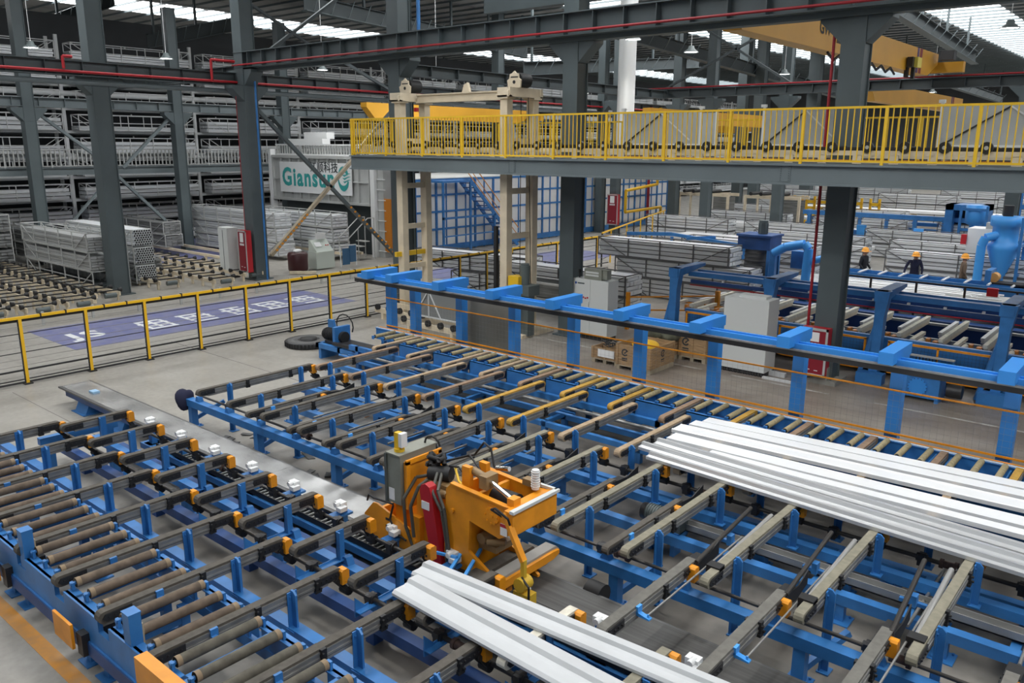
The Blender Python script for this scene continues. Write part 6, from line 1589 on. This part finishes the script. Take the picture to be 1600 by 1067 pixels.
# ------------------------------------------------------------------ workers
def person(label, loc, rz, joints, cloth, gloves=WHITE, sleeve=None):
    """joints: dict of joint positions (local, facing -y)."""
    t = thing('person', label, 'person', loc, rz)
    J = dict(pelvis=(0, 0, .95), spine=(0, 0, 1.12), chest=(0, .01, 1.32), neck=(0, 0, 1.5), head=(0, -.02, 1.6), top=(0, -.01, 1.70),
             ls=(.17, 0, 1.42), le=(.24, .02, 1.15), lw=(.24, -.08, .93), lh=(.24, -.13, .86), rs=(-.17, 0, 1.42), re=(-.24, .02, 1.15), rw=(-.24, -.08, .93), rh=(-.24, -.13, .86),
             lp=(.09, 0, .9), lk=(.1, -.02, .5), la=(.1, .02, .09), lf=(.11, -.14, .04), rp=(-.09, 0, .9), rk=(-.1, -.02, .5), ra=(-.1, .02, .09), rf=(-.11, -.14, .04))
    J.update(joints)
    names = list(J); R = dict(pelvis=(.15, .11), spine=(.14, .1), chest=(.17, .115), neck=(.055, .055), head=(.085, .095), top=(.06, .07), ls=(.07, .065), le=(.05, .05), lw=(.035, .035), lh=(.045, .03),
        rs=(.07, .065), re=(.05, .05), rw=(.035, .035), rh=(.045, .03), lp=(.1, .1), lk=(.07, .07), la=(.05, .05), lf=(.05, .035), rp=(.1, .1), rk=(.07, .07), ra=(.05, .05), rf=(.05, .035))
    E_ = [('pelvis', 'spine'), ('spine', 'chest'), ('chest', 'neck'), ('neck', 'head'), ('head', 'top'), ('chest', 'ls'), ('ls', 'le'), ('le', 'lw'), ('lw', 'lh'), ('chest', 'rs'), ('rs', 're'), ('re', 'rw'), ('rw', 'rh'),
          ('pelvis', 'lp'), ('lp', 'lk'), ('lk', 'la'), ('la', 'lf'), ('pelvis', 'rp'), ('rp', 'rk'), ('rk', 'ra'), ('ra', 'rf')]
    me = bpy.data.meshes.new('body'); me.from_pydata([J[n] for n in names], [(names.index(a), names.index(b)) for a, b in E_], [])
    o = bpy.data.objects.new('body', me); COL.objects.link(o)
    md = o.modifiers.new('skin', 'SKIN')
    sv = me.skin_vertices[0].data if me.skin_vertices else None
    if sv is None:
        bpy.context.view_layer.update(); sv = me.skin_vertices[0].data
    for i, n in enumerate(names): sv[i].radius = R[n]; sv[i].use_root = (n == 'pelvis')
    sb = o.modifiers.new('sub', 'SUBSURF'); sb.levels = 2; sb.render_levels = 2
    bpy.context.view_layer.update()
    m2 = bpy.data.meshes.new_from_object(o.evaluated_get(bpy.context.evaluated_depsgraph_get()))
    bpy.data.objects.remove(o)
    for mt in (cloth, BLKC, SKIN, gloves, BLACK): m2.materials.append(mt)
    H = [Vector(J['lh']), Vector(J['rh'])]; hd = Vector(J['head'])
    for p in m2.polygons:
        c = p.center; p.use_smooth = True
        i = 0
        if c.z < .93 and abs(c.x) < .22 and min((c-h).length for h in H) > .09: i = 1
        if c.z < .12: i = 4
        if (c-hd).length < .16 and c.z > J['neck'][2]: i = 2
        if min((c-h).length for h in H) < .085: i = 3
        p.material_index = i
    b = bpy.data.objects.new('body', m2); COL.objects.link(b); b.parent = t
    hx, hy, hz_ = J['top']
    obj('helmet', M().lathe((hx, hy, hz_-.03), [(.165, -.03), (.125, -.01), (.125, .04), (.1, .1), (.05, .135), (0, .14)], 16).box((hx-.09, hy-.2, hz_-.055), (hx+.09, hy-.1, hz_-.04)), HELM, t)
    obj('face_detail', M().box((hx-.012, hy-.125, hz_-.115), (hx+.012, hy-.09, hz_-.08)).box((hx-.045, hy-.105, hz_-.075), (hx-.02, hy-.09, hz_-.065)).box((hx+.02, hy-.105, hz_-.075), (hx+.045, hy-.09, hz_-.065)).box((hx-.025, hy-.105, hz_-.15), (hx+.025, hy-.09, hz_-.143)), mat('dark_skin', (.3, .15, .1), .6), t)  # nose, eyes and mouth in a darker skin tone
    m = M()
    for hname, s in (('lh', 1), ('rh', -1)):
        h = Vector(J[hname])
        for k in range(4): m.bar(h+Vector((s*(-.03+k*.02), -.01, -.02)), h+Vector((s*(-.03+k*.022), -.045-.01*(k in (1, 2)), -.075)), .016)
        m.bar(h+Vector((-s*.04, -.01, 0)), h+Vector((-s*.06, -.05, -.03)), .018)
    obj('fingers', m, gloves, t)
    obj('collar', M().lathe((J['neck'][0], J['neck'][1], J['neck'][2]-.04), [(.095, -.02), (.085, .03), (.075, .03)], 12), cloth, t)
    return t
person('worker in black jacket and orange helmet turned sideways at the table', (-9.75, 32.3, 0), 1.3, dict(rh=(-.22, -.2, .92), rw=(-.23, -.15, .98), lh=(.22, -.2, .92), lw=(.23, -.14, .98)), BLKC)
person('worker in navy jacket with white gloves leaning over the work table', (-8.0, 32.5, 0), .25, dict(head=(0, -.08, 1.57), top=(0, -.1, 1.67), neck=(0, -.04, 1.49), rs=(-.19, -.02, 1.42), re=(-.3, -.05, 1.17), rw=(-.34, -.2, .97), rh=(-.36, -.27, .92), le=(.26, -.02, 1.15), lw=(.25, -.14, .95), lh=(.25, -.19, .88)), NAVYC)
person('worker in brown jacket and orange helmet looking away to one side', (-6.45, 32.8, 0), 2.0, dict(), BRN)

# ------------------------------------------------------------------ separate pieces that can be picked apart
def split_parts():
    names = set('batten clevis head_box cylinder_rod cylinder_barrel slot_mark left_side_plate plank tread ladder_rung gallery_bar rib base_slat trestle side_sheet orange_joint button cover_bolt slot hook cooling_grille top_gallery top_box'.split())
    leg_of = set('open_basket cream_floor_rail cyclone_separator dust_collector work_table blue_beam_frame processing_table furnace_door_machine cream_roller_stand bridge_crane side_beam'.split())
    plan = {}
    for o in list(bpy.data.objects):
        if o.type != 'MESH' or o.parent is None or o.parent.parent is not None and o.name.split('.')[0] not in names: continue
        n = o.name.split('.')[0]; pn_ = o.parent.name.split('.')[0]
        if n in names or (pn_ in leg_of and n in ('leg', 'post', 'end_truck', 'wall', 'rim')): plan.setdefault(o.data.name, []).append(o)
    for mn, obs in plan.items():
        me = bpy.data.meshes[mn]; nv = len(me.vertices); par = list(range(nv))
        def find(a):
            while par[a] != a: par[a] = par[par[a]]; a = par[a]
            return a
        for p in me.polygons:
            v = p.vertices
            for k in v[1:]: par[find(k)] = find(v[0])
        comp = {}
        for i in range(nv): comp.setdefault(find(i), []).append(i)
        if len(comp) < 2 or len(comp) > 60: continue
        parts = []
        for root, vi in comp.items():
            ix = {v: i for i, v in enumerate(vi)}
            fs = [tuple(ix[v] for v in p.vertices) for p in me.polygons if p.vertices[0] in ix]
            m2 = bpy.data.meshes.new(me.name); m2.from_pydata([tuple(me.vertices[v].co) for v in vi], [], fs)
            for mt in me.materials: m2.materials.append(mt)
            sm = [p.use_smooth for p in me.polygons if p.vertices[0] in ix]; m2.polygons.foreach_set('use_smooth', sm)
            parts.append(m2)
        for o in obs:
            base = o.name.split('.')[0]
            for k, m2 in enumerate(parts):
                if k == 0: o.data = m2
                else:
                    c = o.copy(); c.data = m2; COL.objects.link(c)
split_parts()
